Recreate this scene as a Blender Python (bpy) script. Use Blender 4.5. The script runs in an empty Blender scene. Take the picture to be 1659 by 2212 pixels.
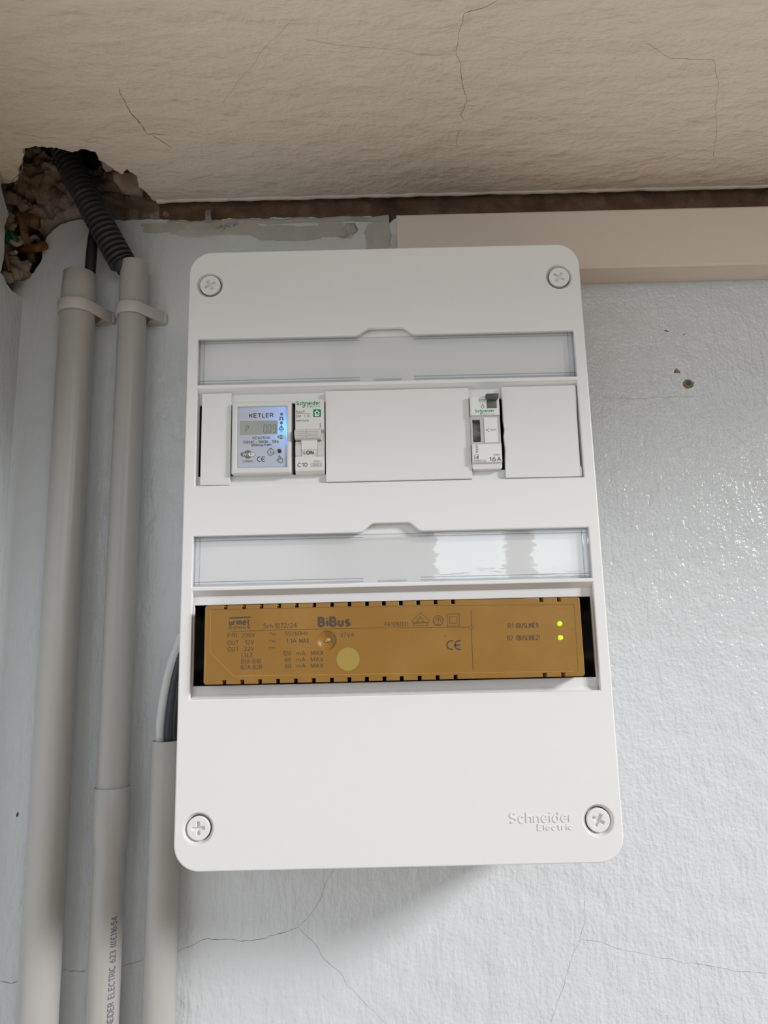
import bpy, bmesh, math, random
from mathutils import Vector, Matrix, Euler, noise
random.seed(7)
PI = math.pi
ZB = 2100.0                      # height of the board's centre above the floor, mm
sc = bpy.context.scene
COL = sc.collection

# ------------------------------------------------------------------ camera
FPX = 1560.0
CAM = Vector((-3.02, -526.34, -65.24))            # mm, board frame (wall face y=0, board centre x=z=0)
EUL = Euler((math.radians(100.3538), math.radians(1.29375), math.radians(0.35199)), 'XYZ')
cd = bpy.data.cameras.new('camera'); cam = bpy.data.objects.new('camera', cd); COL.objects.link(cam)
cd.sensor_fit = 'HORIZONTAL'; cd.sensor_width = 36; cd.lens = 36 * FPX / 1659
cd.clip_start = 0.01
cam.location = (CAM.x * .001, CAM.y * .001, (CAM.z + ZB) * .001); cam.rotation_euler = EUL
sc.camera = cam
RM = EUL.to_matrix()

# ------------------------------------------------------------------ light, world, exposure
sc.view_settings.view_transform = 'Standard'; sc.view_settings.look = 'None'
sc.view_settings.gamma = 1; sc.view_settings.use_curve_mapping = False
sc.view_settings.exposure = 0.05
w = bpy.data.worlds.new('world'); sc.world = w; w.use_nodes = True
w.node_tree.nodes['Background'].inputs[0].default_value = (.62, .74, .9, 1)
w.node_tree.nodes['Background'].inputs[1].default_value = 0.1

def area(name, loc, target, sx, sz, power, col):
    l = bpy.data.lights.new(name, 'AREA'); l.shape = 'RECTANGLE'; l.size = sx; l.size_y = sz
    l.energy = power; l.color = col
    o = bpy.data.objects.new(name, l); COL.objects.link(o)
    o.location = (loc[0], loc[1], loc[2] + ZB * .001)
    d = Vector(target) - Vector(loc)
    o.rotation_euler = d.to_track_quat('-Z', 'Y').to_euler()
    return o
# daylight entering through the tall side window (high sky, low sky) and the three panes behind the photographer
area('sky_side', (2.38, -1.5, 1.08), (1.38, -1.5, 1.08), .75, .55, 111, (.99, .985, .99))
for (a, b, zt) in ((.27, .64, .81), (.80, 1.25, .81), (1.42, 2.2, 1.5)):
    area('sky_rear', ((a + b) / 2, -3.58, (.25 + zt) / 2), ((a + b) / 2, -2.58, (.25 + zt) / 2), b - a, zt - .25, 2.3 * (zt - .25) / .56 * (b - a) / .4, (.9, .97, 1.0))
# added lamp aimed at the floor; its warm bounce brightens the ceiling
area('floor_bounce_fill', (2.3, -1.5, 1.2), (.5, -1.2, -2.1), .4, .4, 21, (1, .92, .78)).data.spread = math.radians(50)

# ------------------------------------------------------------------ helpers
def at(px, py, Y):
    """photo pixel -> point (mm, board frame) on the plane y = Y"""
    d = RM @ Vector(((px - 829.5) / FPX, -(py - 1106) / FPX, -1.0))
    return CAM + d * ((Y - CAM.y) / d.y)

def tag(o, label=None, cat=None, group=None, kind=None):
    if label: o['label'] = label
    if cat: o['category'] = cat
    if group: o['group'] = group
    if kind: o['kind'] = kind
    return o

ORG = {}
def thing(name, label, cat, org, group=None):
    o = bpy.data.objects.new(name, None); COL.objects.link(o)
    o.empty_display_size = .01
    o.location = (org[0] * .001, org[1] * .001, (org[2] + ZB) * .001)
    ORG[o.name] = Vector(org)
    return tag(o, label, cat, group)

def org_of(p):
    v = Vector((0, 0, 0))
    while p is not None:
        if p.name in ORG: v = v + ORG[p.name]; return v
        p = p.parent
    return v

def finish(name, bm, mats, parent=None, org=None, smooth=35, recalc=False):
    """bm is in mm, board frame. Top-level objects get their origin at org."""
    if recalc: bmesh.ops.recalc_face_normals(bm, faces=bm.faces)
    o0 = org_of(parent) if parent else Vector(org if org else (0, 0, 0))
    for v in bm.verts: v.co = (v.co - o0) * .001
    me = bpy.data.meshes.new(name); bm.to_mesh(me); bm.free()
    for m in (mats if isinstance(mats, (list, tuple)) else [mats]): me.materials.append(m)
    if smooth:
        me.polygons.foreach_set('use_smooth', [True] * len(me.polygons)); me.set_sharp_from_angle(angle=math.radians(smooth))
    o = bpy.data.objects.new(name, me); COL.objects.link(o)
    if parent: o.parent = parent
    else:
        o.location = (o0.x * .001, o0.y * .001, (o0.z + ZB) * .001); ORG[o.name] = o0
    return o

def add_me(bm, me, mat=None, midx=0):
    if mat is not None: me.transform(mat)
    n = len(bm.faces); bm.from_mesh(me); bm.faces.ensure_lookup_table()
    for f in bm.faces[n:]: f.material_index = midx
    bpy.data.meshes.remove(me)

# plate drawn in (x,z), spanning y0 (front, more negative) .. y1 (back)
MXZ = Matrix(((1, 0, 0, 0), (0, 0, -1, 0), (0, 1, 0, 0), (0, 0, 0, 1)))
def flat_me(loops, half, bev, res=2, inset=True):
    cu = bpy.data.curves.new('c', 'CURVE'); cu.dimensions = '2D'; cu.fill_mode = 'BOTH'
    for lp in loops:
        s = cu.splines.new('POLY'); s.points.add(len(lp) - 1)
        for p, q in zip(s.points, lp): p.co = (q[0], q[1], 0, 1)
        s.use_cyclic_u = True
    cu.bevel_depth = bev; cu.bevel_resolution = res; cu.extrude = max(half - bev, 0)
    cu.offset = -bev if inset else 0
    ob = bpy.data.objects.new('c', cu); me = bpy.data.meshes.new_from_object(ob)
    bpy.data.objects.remove(ob); bpy.data.curves.remove(cu)
    return me
def plate(bm, loops, y0, y1, bev=0.0, midx=0, res=2, M=None):
    me = flat_me(loops, abs(y1 - y0) / 2, bev, res)
    m = Matrix.Translation((0, (y0 + y1) / 2, 0)) @ MXZ
    add_me(bm, me, (M @ m) if M is not None else m, midx)

def rect(x0, x1, z0, z1): return [(x0, z0), (x1, z0), (x1, z1), (x0, z1)]
def rrect(x0, x1, z0, z1, r, n=8):
    out = []
    for cx, cz, a0 in ((x1 - r, z0 + r, -90), (x1 - r, z1 - r, 0), (x0 + r, z1 - r, 90), (x0 + r, z0 + r, 180)):
        for i in range(n + 1):
            a = math.radians(a0 + 90 * i / n); out.append((cx + r * math.cos(a), cz + r * math.sin(a)))
    return out
def circ(x, z, r, n=28, a0=0): return [(x + r * math.cos(a0 + 2 * PI * i / n), z + r * math.sin(a0 + 2 * PI * i / n)) for i in range(n)]

def box(bm, x0, x1, y0, y1, z0, z1, bev=0, midx=0, seg=2):
    n = len(bm.faces)
    r = bmesh.ops.create_cube(bm, size=1)
    for v in r['verts']: v.co = Vector(((x0 + x1) / 2 + v.co.x * (x1 - x0), (y0 + y1) / 2 + v.co.y * (y1 - y0), (z0 + z1) / 2 + v.co.z * (z1 - z0)))
    es = list({e for v in r['verts'] for e in v.link_edges})
    if bev: bmesh.ops.bevel(bm, geom=es, offset=bev, segments=seg, affect='EDGES', profile=.5)
    bm.faces.ensure_lookup_table()
    for f in bm.faces[n:]: f.material_index = midx

def sweep(bm, pts, rad, n=14, midx=0, cap=True, flat=1.0):
    """tube along pts with radius list or number; rings stay twist-free"""
    pts = [Vector(p) for p in pts]; rs = rad if isinstance(rad, (list, tuple)) else [rad] * len(pts)
    rings = []; prev = None
    for i, p in enumerate(pts):
        t = (pts[min(i + 1, len(pts) - 1)] - pts[max(i - 1, 0)]).normalized()
        if prev is None: u = t.cross(Vector((0, 1, 0)) if abs(t.y) < .9 else Vector((1, 0, 0))).normalized()
        else: u = (prev - t * prev.dot(t)).normalized()
        v = t.cross(u); prev = u
        rings.append([bm.verts.new(p + (u * math.cos(2 * PI * k / n) + v * math.sin(2 * PI * k / n) * flat) * rs[i]) for k in range(n)])
    for a, b in zip(rings, rings[1:]):
        for k in range(n):
            f = bm.faces.new((a[k], a[(k + 1) % n], b[(k + 1) % n], b[k])); f.material_index = midx
    if cap:
        f = bm.faces.new(list(reversed(rings[0]))); f.material_index = midx
        f = bm.faces.new(rings[-1]); f.material_index = midx

def smooth_path(ctrl, n=10):
    c = [Vector(p) for p in ctrl]; c = [c[0] * 2 - c[1]] + c + [c[-1] * 2 - c[-2]]; out = []
    for i in range(1, len(c) - 2):
        for k in range(n):
            t = k / n; a, b, d, e = c[i - 1], c[i], c[i + 1], c[i + 2]
            out.append(.5 * ((2 * b) + (-a + d) * t + (2 * a - 5 * b + 4 * d - e) * t * t + (-a + 3 * b - 3 * d + e) * t ** 3))
    out.append(c[-2]); return out

def lathe(bm, cx, cy, prof, n=48, midx=0):
    """vertical pipe: prof = [(r,z),...] (outside then inside)"""
    rings = [[bm.verts.new((cx + r * math.sin(2 * PI * k / n), cy - r * math.cos(2 * PI * k / n), z)) for k in range(n)] for r, z in prof]
    for a, b in zip(rings, rings[1:]):
        for k in range(n):
            f = bm.faces.new((a[k], a[(k + 1) % n], b[(k + 1) % n], b[k])); f.material_index = midx

# ------------------------------------------------------------------ printing: a plain stroke alphabet laid down as thin raised ink
def EA(cx, cy, rx, ry, a0, a1, n=9): return [(cx + rx * math.cos(math.radians(a0 + (a1 - a0) * i / n)), cy + ry * math.sin(math.radians(a0 + (a1 - a0) * i / n))) for i in range(n + 1)]
G = {
 'A': (.66, [[(0, 0), (.33, 1), (.66, 0)], [(.11, .32), (.55, .32)]]),
 'B': (.58, [[(0, 0), (0, 1), (.28, 1)] + EA(.28, .76, .24, .24, 80, -80, 6) + [(.28, .52), (0, .52)], [(.28, .52)] + EA(.30, .26, .28, .26, 80, -80, 7) + [(.28, 0), (0, 0)]]),
 'C': (.64, [EA(.36, .5, .36, .5, 48, 312, 14)]),
 'D': (.64, [[(0, 0), (0, 1), (.26, 1)] + EA(.26, .5, .38, .5, 80, -80, 10) + [(.26, 0), (0, 0)]]),
 'E': (.52, [[(.52, 1), (0, 1), (0, 0), (.52, 0)], [(0, .52), (.46, .52)]]),
 'F': (.5, [[(.5, 1), (0, 1), (0, 0)], [(0, .5), (.44, .5)]]),
 'G': (.68, [EA(.36, .5, .36, .5, 48, 345, 14) + [(.68, .46), (.42, .46)]]),
 'H': (.6, [[(0, 0), (0, 1)], [(.6, 0), (.6, 1)], [(0, .52), (.6, .52)]]),
 'I': (.02, [[(.01, 0), (.01, 1)]]),
 'K': (.58, [[(0, 0), (0, 1)], [(.56, 1), (0, .38)], [(.2, .58), (.58, 0)]]),
 'L': (.48, [[(0, 1), (0, 0), (.48, 0)]]),
 'M': (.76, [[(0, 0), (0, 1), (.38, .15), (.76, 1), (.76, 0)]]),
 'N': (.6, [[(0, 0), (0, 1), (.6, 0), (.6, 1)]]),
 'O': (.7, [EA(.35, .5, .35, .5, 0, 360, 22)]),
 'P': (.54, [[(0, 0), (0, 1), (.28, 1)] + EA(.28, .73, .26, .27, 80, -80, 7) + [(.28, .46), (0, .46)]]),
 'R': (.58, [[(0, 0), (0, 1), (.28, 1)] + EA(.28, .74, .26, .26, 80, -80, 7) + [(.28, .48), (0, .48)], [(.3, .48), (.58, 0)]]),
 'S': (.56, [EA(.28, .75, .25, .25, 32, 262, 10) + EA(.28, .25, .28, .25, 82, -148, 10)]),
 'T': (.56, [[(0, 1), (.56, 1)], [(.28, 1), (.28, 0)]]),
 'U': (.58, [[(0, 1), (0, .29)] + EA(.29, .29, .29, .29, 180, 360, 10) + [(.58, 1)]]),
 'V': (.62, [[(0, 1), (.31, 0), (.62, 1)]]),
 'W': (.9, [[(0, 1), (.23, 0), (.45, .9), (.67, 0), (.9, 1)]]),
 'X': (.6, [[(0, 0), (.6, 1)], [(0, 1), (.6, 0)]]),
 '0': (.54, [EA(.27, .5, .27, .5, 0, 360, 20)]),
 '1': (.24, [[(0, .76), (.24, 1), (.24, 0)]]),
 '2': (.52, [EA(.26, .73, .25, .27, 165, -35, 10) + [(0, 0), (.52, 0)]]),
 '3': (.52, [EA(.25, .76, .23, .24, 150, -80, 9) + [(.2, .52)], [(.2, .52)] + EA(.25, .26, .27, .26, 85, -150, 9)]),
 '4': (.56, [[(.42, 0), (.42, 1), (0, .28), (.56, .28)]]),
 '5': (.52, [[(.48, 1), (.08, 1), (.04, .54)] + EA(.25, .32, .27, .32, 118, -145, 11)]),
 '6': (.54, [EA(.27, .31, .27, .31, 0, 360, 16), [(.01, .36), (.05, .62), (.2, .86), (.42, 1)]]),
 '7': (.5, [[(0, 1), (.5, 1), (.16, 0)]]),
 '8': (.54, [EA(.27, .76, .22, .24, 0, 360, 14), EA(.27, .26, .27, .26, 0, 360, 16)]),
 '9': (.54, [EA(.27, .69, .27, .31, 0, 360, 16), [(.53, .64), (.49, .38), (.34, .14), (.12, 0)]]),
 'a': (.46, [EA(.23, .32, .23, .32, 0, 360, 14), [(.46, .66), (.46, 0)]]),
 'c': (.44, [EA(.25, .33, .25, .33, 45, 315, 11)]),
 'd': (.48, [EA(.24, .33, .24, .33, 0, 360, 14), [(.48, 1), (.48, 0)]]),
 'e': (.48, [[(.02, .36), (.48, .36)] + EA(.25, .34, .24, .33, 10, 315, 12)]),
 'h': (.44, [[(0, 0), (0, 1)], [(0, .42)] + EA(.22, .44, .22, .22, 160, 0, 7) + [(.44, 0)]]),
 'i': (.02, [[(.01, 0), (.01, .66)], [(.01, .86), (.01, .97)]]),
 'k': (.44, [[(0, 0), (0, 1)], [(.42, .66), (0, .26)], [(.14, .4), (.44, 0)]]),
 'l': (.02, [[(.01, 0), (.01, 1)]]),
 'm': (.72, [[(0, 0), (0, .66)], [(0, .46)] + EA(.18, .48, .18, .18, 160, 0, 6) + [(.36, 0)], [(.36, .46)] + EA(.54, .48, .18, .18, 160, 0, 6) + [(.72, 0)]]),
 'n': (.44, [[(0, 0), (0, .66)], [(0, .42)] + EA(.22, .44, .22, .22, 160, 0, 7) + [(.44, 0)]]),
 'o': (.5, [EA(.25, .33, .25, .33, 0, 360, 16)]),
 'p': (.48, [[(0, .66), (0, -.28)], EA(.24, .33, .24, .33, 0, 360, 14)]),
 'r': (.28, [[(0, 0), (0, .66)], [(0, .42)] + EA(.2, .44, .2, .22, 160, 70, 4)]),
 's': (.4, [EA(.2, .49, .18, .17, 35, 262, 8) + EA(.2, .165, .2, .165, 82, -145, 8)]),
 't': (.3, [[(.12, .92), (.12, .14), (.2, 0), (.3, .01)], [(0, .66), (.28, .66)]]),
 'u': (.44, [[(0, .66), (0, .22)] + EA(.22, .22, .22, .22, 180, 340, 7) + [(.44, .3)], [(.44, .66), (.44, 0)]]),
 'z': (.4, [[(0, .66), (.4, .66), (0, 0), (.4, 0)]]),
 '.': (.04, [[(.02, 0), (.02, .1)]]), '-': (.3, [[(0, .38), (.3, .38)]]), '/': (.42, [[(0, 0), (.42, 1)]]), ':': (.04, [[(.02, .12), (.02, .24)], [(.02, .5), (.02, .62)]]),
 '(': (.18, [EA(.36, .5, .36, .62, 118, 242, 8)]), ')': (.18, [EA(-.18, .5, .36, .62, -62, 62, 8)]), "'": (.02, [[(.01, .78), (.01, 1)]]),
 '~': (.5, [[(i * .05, .4 + .09 * math.sin(i * PI / 5)) for i in range(11)]]),
 '\u20ac': (.6, [EA(.36, .5, .3, .5, 48, 312, 12), [(0, .5), (.45, .5)]]), ' ': (.3, []),
}
def ribbon(bm, pts, wd, y, th, midx=0, closed=False):
    """mitred stroke in the (x,z) plane; front at y-th, back at y"""
    P = [Vector(p) for p in pts]; Q = [P[0]]
    for p in P[1:]:
        if (p - Q[-1]).length > 1e-4: Q.append(p)
    if len(Q) > 2 and (Q[0] - Q[-1]).length < 1e-3: Q.pop(); closed = True
    n = len(Q)
    if n < 2: return
    rng = range(n) if closed else range(1, n - 1)
    cut = [i for i in rng if (Q[i] - Q[i - 1]).normalized().dot((Q[(i + 1) % n] - Q[i]).normalized()) < .45]
    if cut:                                   # break the stroke at sharp corners, each leg runs on a little
        if closed: Q = Q[cut[0]:] + Q[:cut[0]] + [Q[cut[0]]]; cut = [0] + [c - cut[0] for c in cut[1:]] + [n]
        else: cut = [0] + cut + [n - 1]
        for c, (a, b) in enumerate(zip(cut, cut[1:])):
            seg = [v.copy() for v in Q[a:b + 1]]
            def ext(i0, i1, k):
                o = Q[k - 1] if 0 < k else (Q[-2] if closed else None); e = Q[k + 1] if k + 1 < len(Q) else (Q[1] if closed else None)
                if o is None or e is None: return
                q = (Q[k] - o).normalized().dot((e - Q[k]).normalized()); f = .5 if q > -.4 else .2
                seg[i0] = seg[i0] + (seg[i0] - seg[i1]).normalized() * wd * f
            ext(0, 1, a); ext(-1, -2, b)
            ribbon(bm, [tuple(v) for v in seg], wd, y, th + .0015 * (c % 4), midx)
        return
    Lf = []; Rt = []
    for i in range(n):
        a = Q[i - 1] if (i or closed) else None; b = Q[(i + 1) % n] if (i < n - 1 or closed) else None
        d0 = (Q[i] - a).normalized() if a is not None else None; d1 = (b - Q[i]).normalized() if b is not None else None
        if d0 is None: d0 = d1
        if d1 is None: d1 = d0
        n0 = Vector((-d0.y, d0.x)); n1 = Vector((-d1.y, d1.x)); m = (n0 + n1)
        m = m.normalized() if m.length > 1e-3 else n0
        k = wd / 2 / max(m.dot(n0), .45)
        o = Vector((0, 0))
        Lf.append(Q[i] + m * k); Rt.append(Q[i] - m * k)
    mk = lambda q, yy: bm.verts.new((q.x, yy, q.y))
    A = [(mk(l, y - th), mk(r, y - th), mk(r, y), mk(l, y)) for l, r in zip(Lf, Rt)]
    for i in range(n if closed else n - 1):
        p = A[i]; q = A[(i + 1) % n]
        for j, k in ((0, 1), (1, 2), (3, 0)):
            f = bm.faces.new((p[j], p[k], q[k], q[j])); f.material_index = midx
    if not closed:
        for p in (A[0], A[-1]): f = bm.faces.new(p); f.material_index = midx
_z = [0]
def text_strokes(s, gap):
    x = 0; out = []
    for ch in s:
        wv, st = G[ch]
        out += [[(x + px, py) for px, py in q] for q in st]; x += wv + gap
    return out, x - gap
def text_box(bm, s, x0, x1, z0, z1, y, bold=0.0, midx=0, thick=.06, rot=0, shear=0, fit=None):
    """string s fitted into the box on plane y; bold sets the stroke weight"""
    wt = .105 + bold * 2.0
    st, wid = text_strokes(s, .12 + wt)
    ys = [p[1] for q in st for p in q]; lo, hi = min(ys), max(ys)
    if rot: H = x1 - x0; Wd = z1 - z0
    else: H = z1 - z0; Wd = x1 - x0
    if s in '-~': lo, hi = 0, 1
    sw = wt * H; ky = (H - sw) / max(hi - lo, .05); kx = max(Wd - sw, .01) / max(wid, .02)
    if len(s) == 1 and wid < .1: kx = 0
    for q in st:
        P = []
        for px, py in q:
            u = sw / 2 + px * kx; v = sw / 2 + (py - lo) * ky
            P.append((x1 - v, z0 + u) if rot else (x0 + u, z0 + v))
        _z[0] = (_z[0] + 1) % 6
        ribbon(bm, P, sw, y, thick + _z[0] * .004, midx)
class Ink:
    """marks printed on a face at depth Y, given by the photo crop they were measured in"""
    def __init__(s, Y, ox=0, oy=0, k=1.0): s.Y, s.ox, s.oy, s.k = Y, ox, oy, k; s.bm = bmesh.new()
    def p(s, x, y):
        q = at(s.ox + x / s.k, s.oy + y / s.k, s.Y); return q.x, q.z
    def frame(s, ox, oy, k): s.ox, s.oy, s.k = ox, oy, k
    def t(s, txt, xl, xr, yt, yb, bold=0.0, m=0, rot=0, shear=0, thick=.06):
        (xa, za) = s.p((xl + xr) / 2, yb); (_, zb) = s.p((xl + xr) / 2, yt); ym = (yt + yb) / 2
        x0 = s.p(xl, ym)[0]; x1 = s.p(xr, ym)[0]
        text_box(s.bm, txt, x0, x1, za, zb, s.Y, bold, m, thick, rot, shear)
    def poly(s, pts, m=0, th=.05): plate(s.bm, [[s.p(*q) for q in pts]], s.Y - th, s.Y, 0, m)
    def loops(s, lps, m=0, th=.05): plate(s.bm, [[s.p(*q) for q in l] for l in lps], s.Y - th, s.Y, 0, m)
    def line(s, pts, wd, m=0, th=.05, closed=False):
        _z[0] = (_z[0] + 1) % 6
        P = [s.p(*q) for q in pts]; ribbon(s.bm, P + ([P[0]] if closed else []), wd, s.Y, th + _z[0] * .004, m)
    def disc(s, x, y, r, m=0, th=.05, n=24): s.poly(circ(x, y, r, n), m, th)
    def ring(s, x, y, r, wd, m=0, th=.05, n=28): s.loops([circ(x, y, r + wd / 2, n), circ(x, y, r - wd / 2, n)], m, th)
    def done(s, name, mats, parent): return finish(name, s.bm, mats, parent, smooth=0)

# ------------------------------------------------------------------ materials
def mat(name, col, rough=.5, metal=0.0, spec=.5, bumps=(), noise_col=None, emit=None, coat=0):
    """bumps: (scale per m, stretch xyz, strength, distance m, detail)"""
    m = bpy.data.materials.new(name); m.use_nodes = True; nt = m.node_tree; N = nt.nodes; L = nt.links
    b = N['Principled BSDF']; b.inputs['Base Color'].default_value = (*col, 1)
    b.inputs['Roughness'].default_value = rough; b.inputs['Metallic'].default_value = metal
    b.inputs['Specular IOR Level'].default_value = spec; b.inputs['Coat Weight'].default_value = coat
    b.inputs['Coat Roughness'].default_value = .12
    if emit: b.inputs['Emission Color'].default_value = (*emit[0], 1); b.inputs['Emission Strength'].default_value = emit[1]
    tc = N.new('ShaderNodeTexCoord'); last = None
    for (scl, st, strength, dist, det) in bumps:
        mp = N.new('ShaderNodeMapping'); mp.inputs['Scale'].default_value = st; L.new(tc.outputs['Object'], mp.inputs['Vector'])
        n = N.new('ShaderNodeTexNoise'); n.inputs['Scale'].default_value = scl; n.inputs['Detail'].default_value = det
        L.new(mp.outputs[0], n.inputs['Vector'])
        bp = N.new('ShaderNodeBump'); bp.inputs['Strength'].default_value = strength; bp.inputs['Distance'].default_value = dist
        L.new(n.outputs['Fac'], bp.inputs['Height'])
        if last: L.new(last.outputs[0], bp.inputs['Normal'])
        last = bp
    if last: L.new(last.outputs[0], b.inputs['Normal'])
    if noise_col:
        for j, (scl, c2, lo, hi) in enumerate(noise_col):
            n = N.new('ShaderNodeTexNoise'); n.inputs['Scale'].default_value = scl; n.inputs['Detail'].default_value = 6
            n.inputs['Distortion'].default_value = .3
            L.new(tc.outputs['Object'], n.inputs['Vector'])
            r = N.new('ShaderNodeMapRange'); r.inputs['From Min'].default_value = lo; r.inputs['From Max'].default_value = hi
            L.new(n.outputs['Fac'], r.inputs['Value'])
            mx = N.new('ShaderNodeMix'); mx.data_type = 'RGBA'; mx.inputs['B'].default_value = (*c2, 1)
            if b.inputs['Base Color'].is_linked:
                L.new(b.inputs['Base Color'].links[0].from_socket, mx.inputs['A'])
            else: mx.inputs['A'].default_value = (*col, 1)
            L.new(r.outputs[0], mx.inputs['Factor']); L.new(mx.outputs['Result'], b.inputs['Base Color'])
    return m
M = {}
M['wall'] = mat('enamel_wall_paint', (.705, .74, .765), .16, spec=.55, bumps=(
    (380, (1, 1, 1), 1.0, .0012, 2), (50, (1, 1, 1), .6, .0035, 3), (160, (1.6, 1, .4), .5, .0014, 2)),
    noise_col=((3, (.69, .725, .745), .45, .7),))
nt = M['wall'].node_tree; tcw = nt.nodes.new('ShaderNodeTexCoord'); sx = nt.nodes.new('ShaderNodeSeparateXYZ'); mrw = nt.nodes.new('ShaderNodeMapRange')
nt.links.new(tcw.outputs['Object'], sx.inputs[0]); nt.links.new(sx.outputs['X'], mrw.inputs['Value'])
for k_, v_ in (('From Min', -.1), ('From Max', .14), ('To Min', .22), ('To Max', .6)): mrw.inputs[k_].default_value = v_
for nd in [n_ for n_ in nt.nodes if n_.type == 'BUMP' and n_.inputs['Distance'].default_value < .0013]: nt.links.new(mrw.outputs[0], nd.inputs['Strength'])
M['ceil'] = mat('cream_ceiling_paint', (.86, .785, .67), .42, bumps=(
    (110, (1, 1, 1), .7, .0018, 3), (36, (.8, 1.9, 1), .7, .0045, 4), (240, (.9, 1.3, 1), .5, .0010, 2)),
    noise_col=((4, (.81, .735, .625), .4, .7),))
M['bare'] = mat('bare_brown_render', (.17, .105, .065), .95, spec=.1, bumps=((700, (1, 1, 1), .9, .001, 4),),
    noise_col=((60, (.24, .17, .12), .45, .65), (25, (.10, .065, .045), .55, .7)))
M['rubble'] = mat('broken_plaster', (.30, .26, .21), .9, spec=.15, bumps=((300, (1, 1, 1), .9, .0015, 5),),
    noise_col=((30, (.20, .15, .105), .45, .6), (55, (.40, .37, .32), .52, .65), (18, (.10, .085, .075), .58, .72)))
M['edge'] = mat('cracked_paint_lip', (.50, .49, .45), .6, bumps=((200, (1, 1, 1), .8, .0015, 4),), noise_col=((40, (.36, .33, .28), .45, .7),))
M['abs'] = mat('white_board_plastic', (.80, .80, .80), .38, bumps=((2500, (1, 1, 1), .12, .00006, 1),))
M['abs2'] = mat('white_blank_plastic', (.77, .77, .765), .5, bumps=((2500, (1, 1, 1), .2, .00006, 1),))
M['dark'] = mat('dark_interior', (.028, .024, .02), .35)
M['grey_dev'] = mat('light_grey_device_plastic', (.70, .70, .69), .42)
M['device'] = mat('off_white_device_plastic', (.74, .735, .72), .42)
M['toggle'] = mat('warm_grey_toggle_plastic', (.62, .61, .59), .38)
M['face'] = mat('silver_grey_faceplate', (.68, .70, .745), .3)
M['paper'] = mat('white_device_label', (.80, .80, .79), .5)
M['band'] = mat('grey_device_band', (.52, .52, .50), .45)
M['lcd'] = mat('olive_grey_lcd', (.36, .39, .37), .2)
M['seg'] = mat('lcd_segments', (.16, .18, .16), .4)
M['black'] = mat('black_ink', (.03, .03, .035), .6)
M['greyink'] = mat('grey_ink', (.17, .17, .19), .6)
M['violet'] = mat('grey_violet_ink', (.19, .19, .26), .6)
M['green'] = mat('green_ink', (.005, .30, .13), .5)
M['greenblk'] = mat('dark_green_sticker', (.0, .22, .07), .4)
M['white'] = mat('white_ink', (.85, .85, .85), .5)
M['darkgrey'] = mat('dark_grey_plastic', (.075, .08, .075), .4)
M['midgrey'] = mat('mid_grey_plastic', (.13, .135, .13), .35)
M['ochre'] = mat('ochre_psu_plastic', (.285, .143, .020), .36, bumps=((1600, (1, 1, 1), .35, .00012, 2),), noise_col=((30, (.32, .168, .033), .45, .7),))
M['ochreink'] = mat('brown_grey_psu_ink', (.085, .055, .03), .55)
M['ochredark'] = mat('psu_border_shade_and_specks', (.14, .07, .014), .5)
M['ochrehi'] = mat('psu_border_highlight_and_glue', (.47, .27, .08), .35)
M['sticker'] = mat('yellow_round_sticker', (.36, .25, .05), .45)
M['led'] = mat('lit_green_led', (.4, .9, .02), .3, emit=((.42, 1.0, .0), .9))
M['ledhot'] = mat('led_core', (.7, 1, .2), .3, emit=((.8, 1.0, .25), 1.6))
M['blueled'] = mat('lit_blue_led', (.1, .4, .9), .3, emit=((.05, .4, 1.0), .6))
M['pipe'] = mat('grey_pvc_pipe', (.45, .445, .425), .3, spec=.5)
M['clip'] = mat('pale_grey_clip', (.58, .56, .53), .4)
M['corr'] = mat('dark_grey_corrugated_plastic', (.045, .048, .052), .38)
M['sleeve'] = mat('black_cable_jacket', (.010, .010, .011), .4)
M['bluegrey'] = mat('dark_slate_cable_jacket', (.028, .032, .045), .3)
M['whitecable'] = mat('white_cable_jacket', (.66, .68, .69), .35)
M['trunk'] = mat('ivory_trunking_plastic', (.70, .63, .55), .4)
M['crack'] = mat('dark_wall_crack', (.26, .26, .26), .9)
M['crackw'] = mat('dark_ceiling_crack', (.27, .23, .18), .9)
M['scar'] = mat('chipped_plaster_spot', (.36, .27, .16), .9, noise_col=((700, (.18, .12, .07), .4, .6),))
M['wood'] = mat('brown_fibre', (.20, .105, .035), .6, noise_col=((200, (.10, .05, .02), .4, .6),), bumps=((500, (1, 1, .1), .8, .0008, 3),))
M['wgreen'] = mat('green_wire', (.01, .11, .05), .4)
M['worange'] = mat('orange_wire', (.17, .065, .018), .5)
M['wgrey'] = mat('grey_wire', (.22, .21, .19), .5)
M['wbeige'] = mat('beige_wire', (.42, .36, .28), .5)
M['floor'] = mat('terracotta_floor', (.42, .33, .25), .5, noise_col=((2, (.36, .27, .20), .4, .6),))
M['room'] = mat('dark_room_paint', (.16, .16, .155), .6)  # unseen walls, kept dark to cut bounced light
M['frame'] = mat('white_window_frame', (.75, .75, .74), .4)
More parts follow.
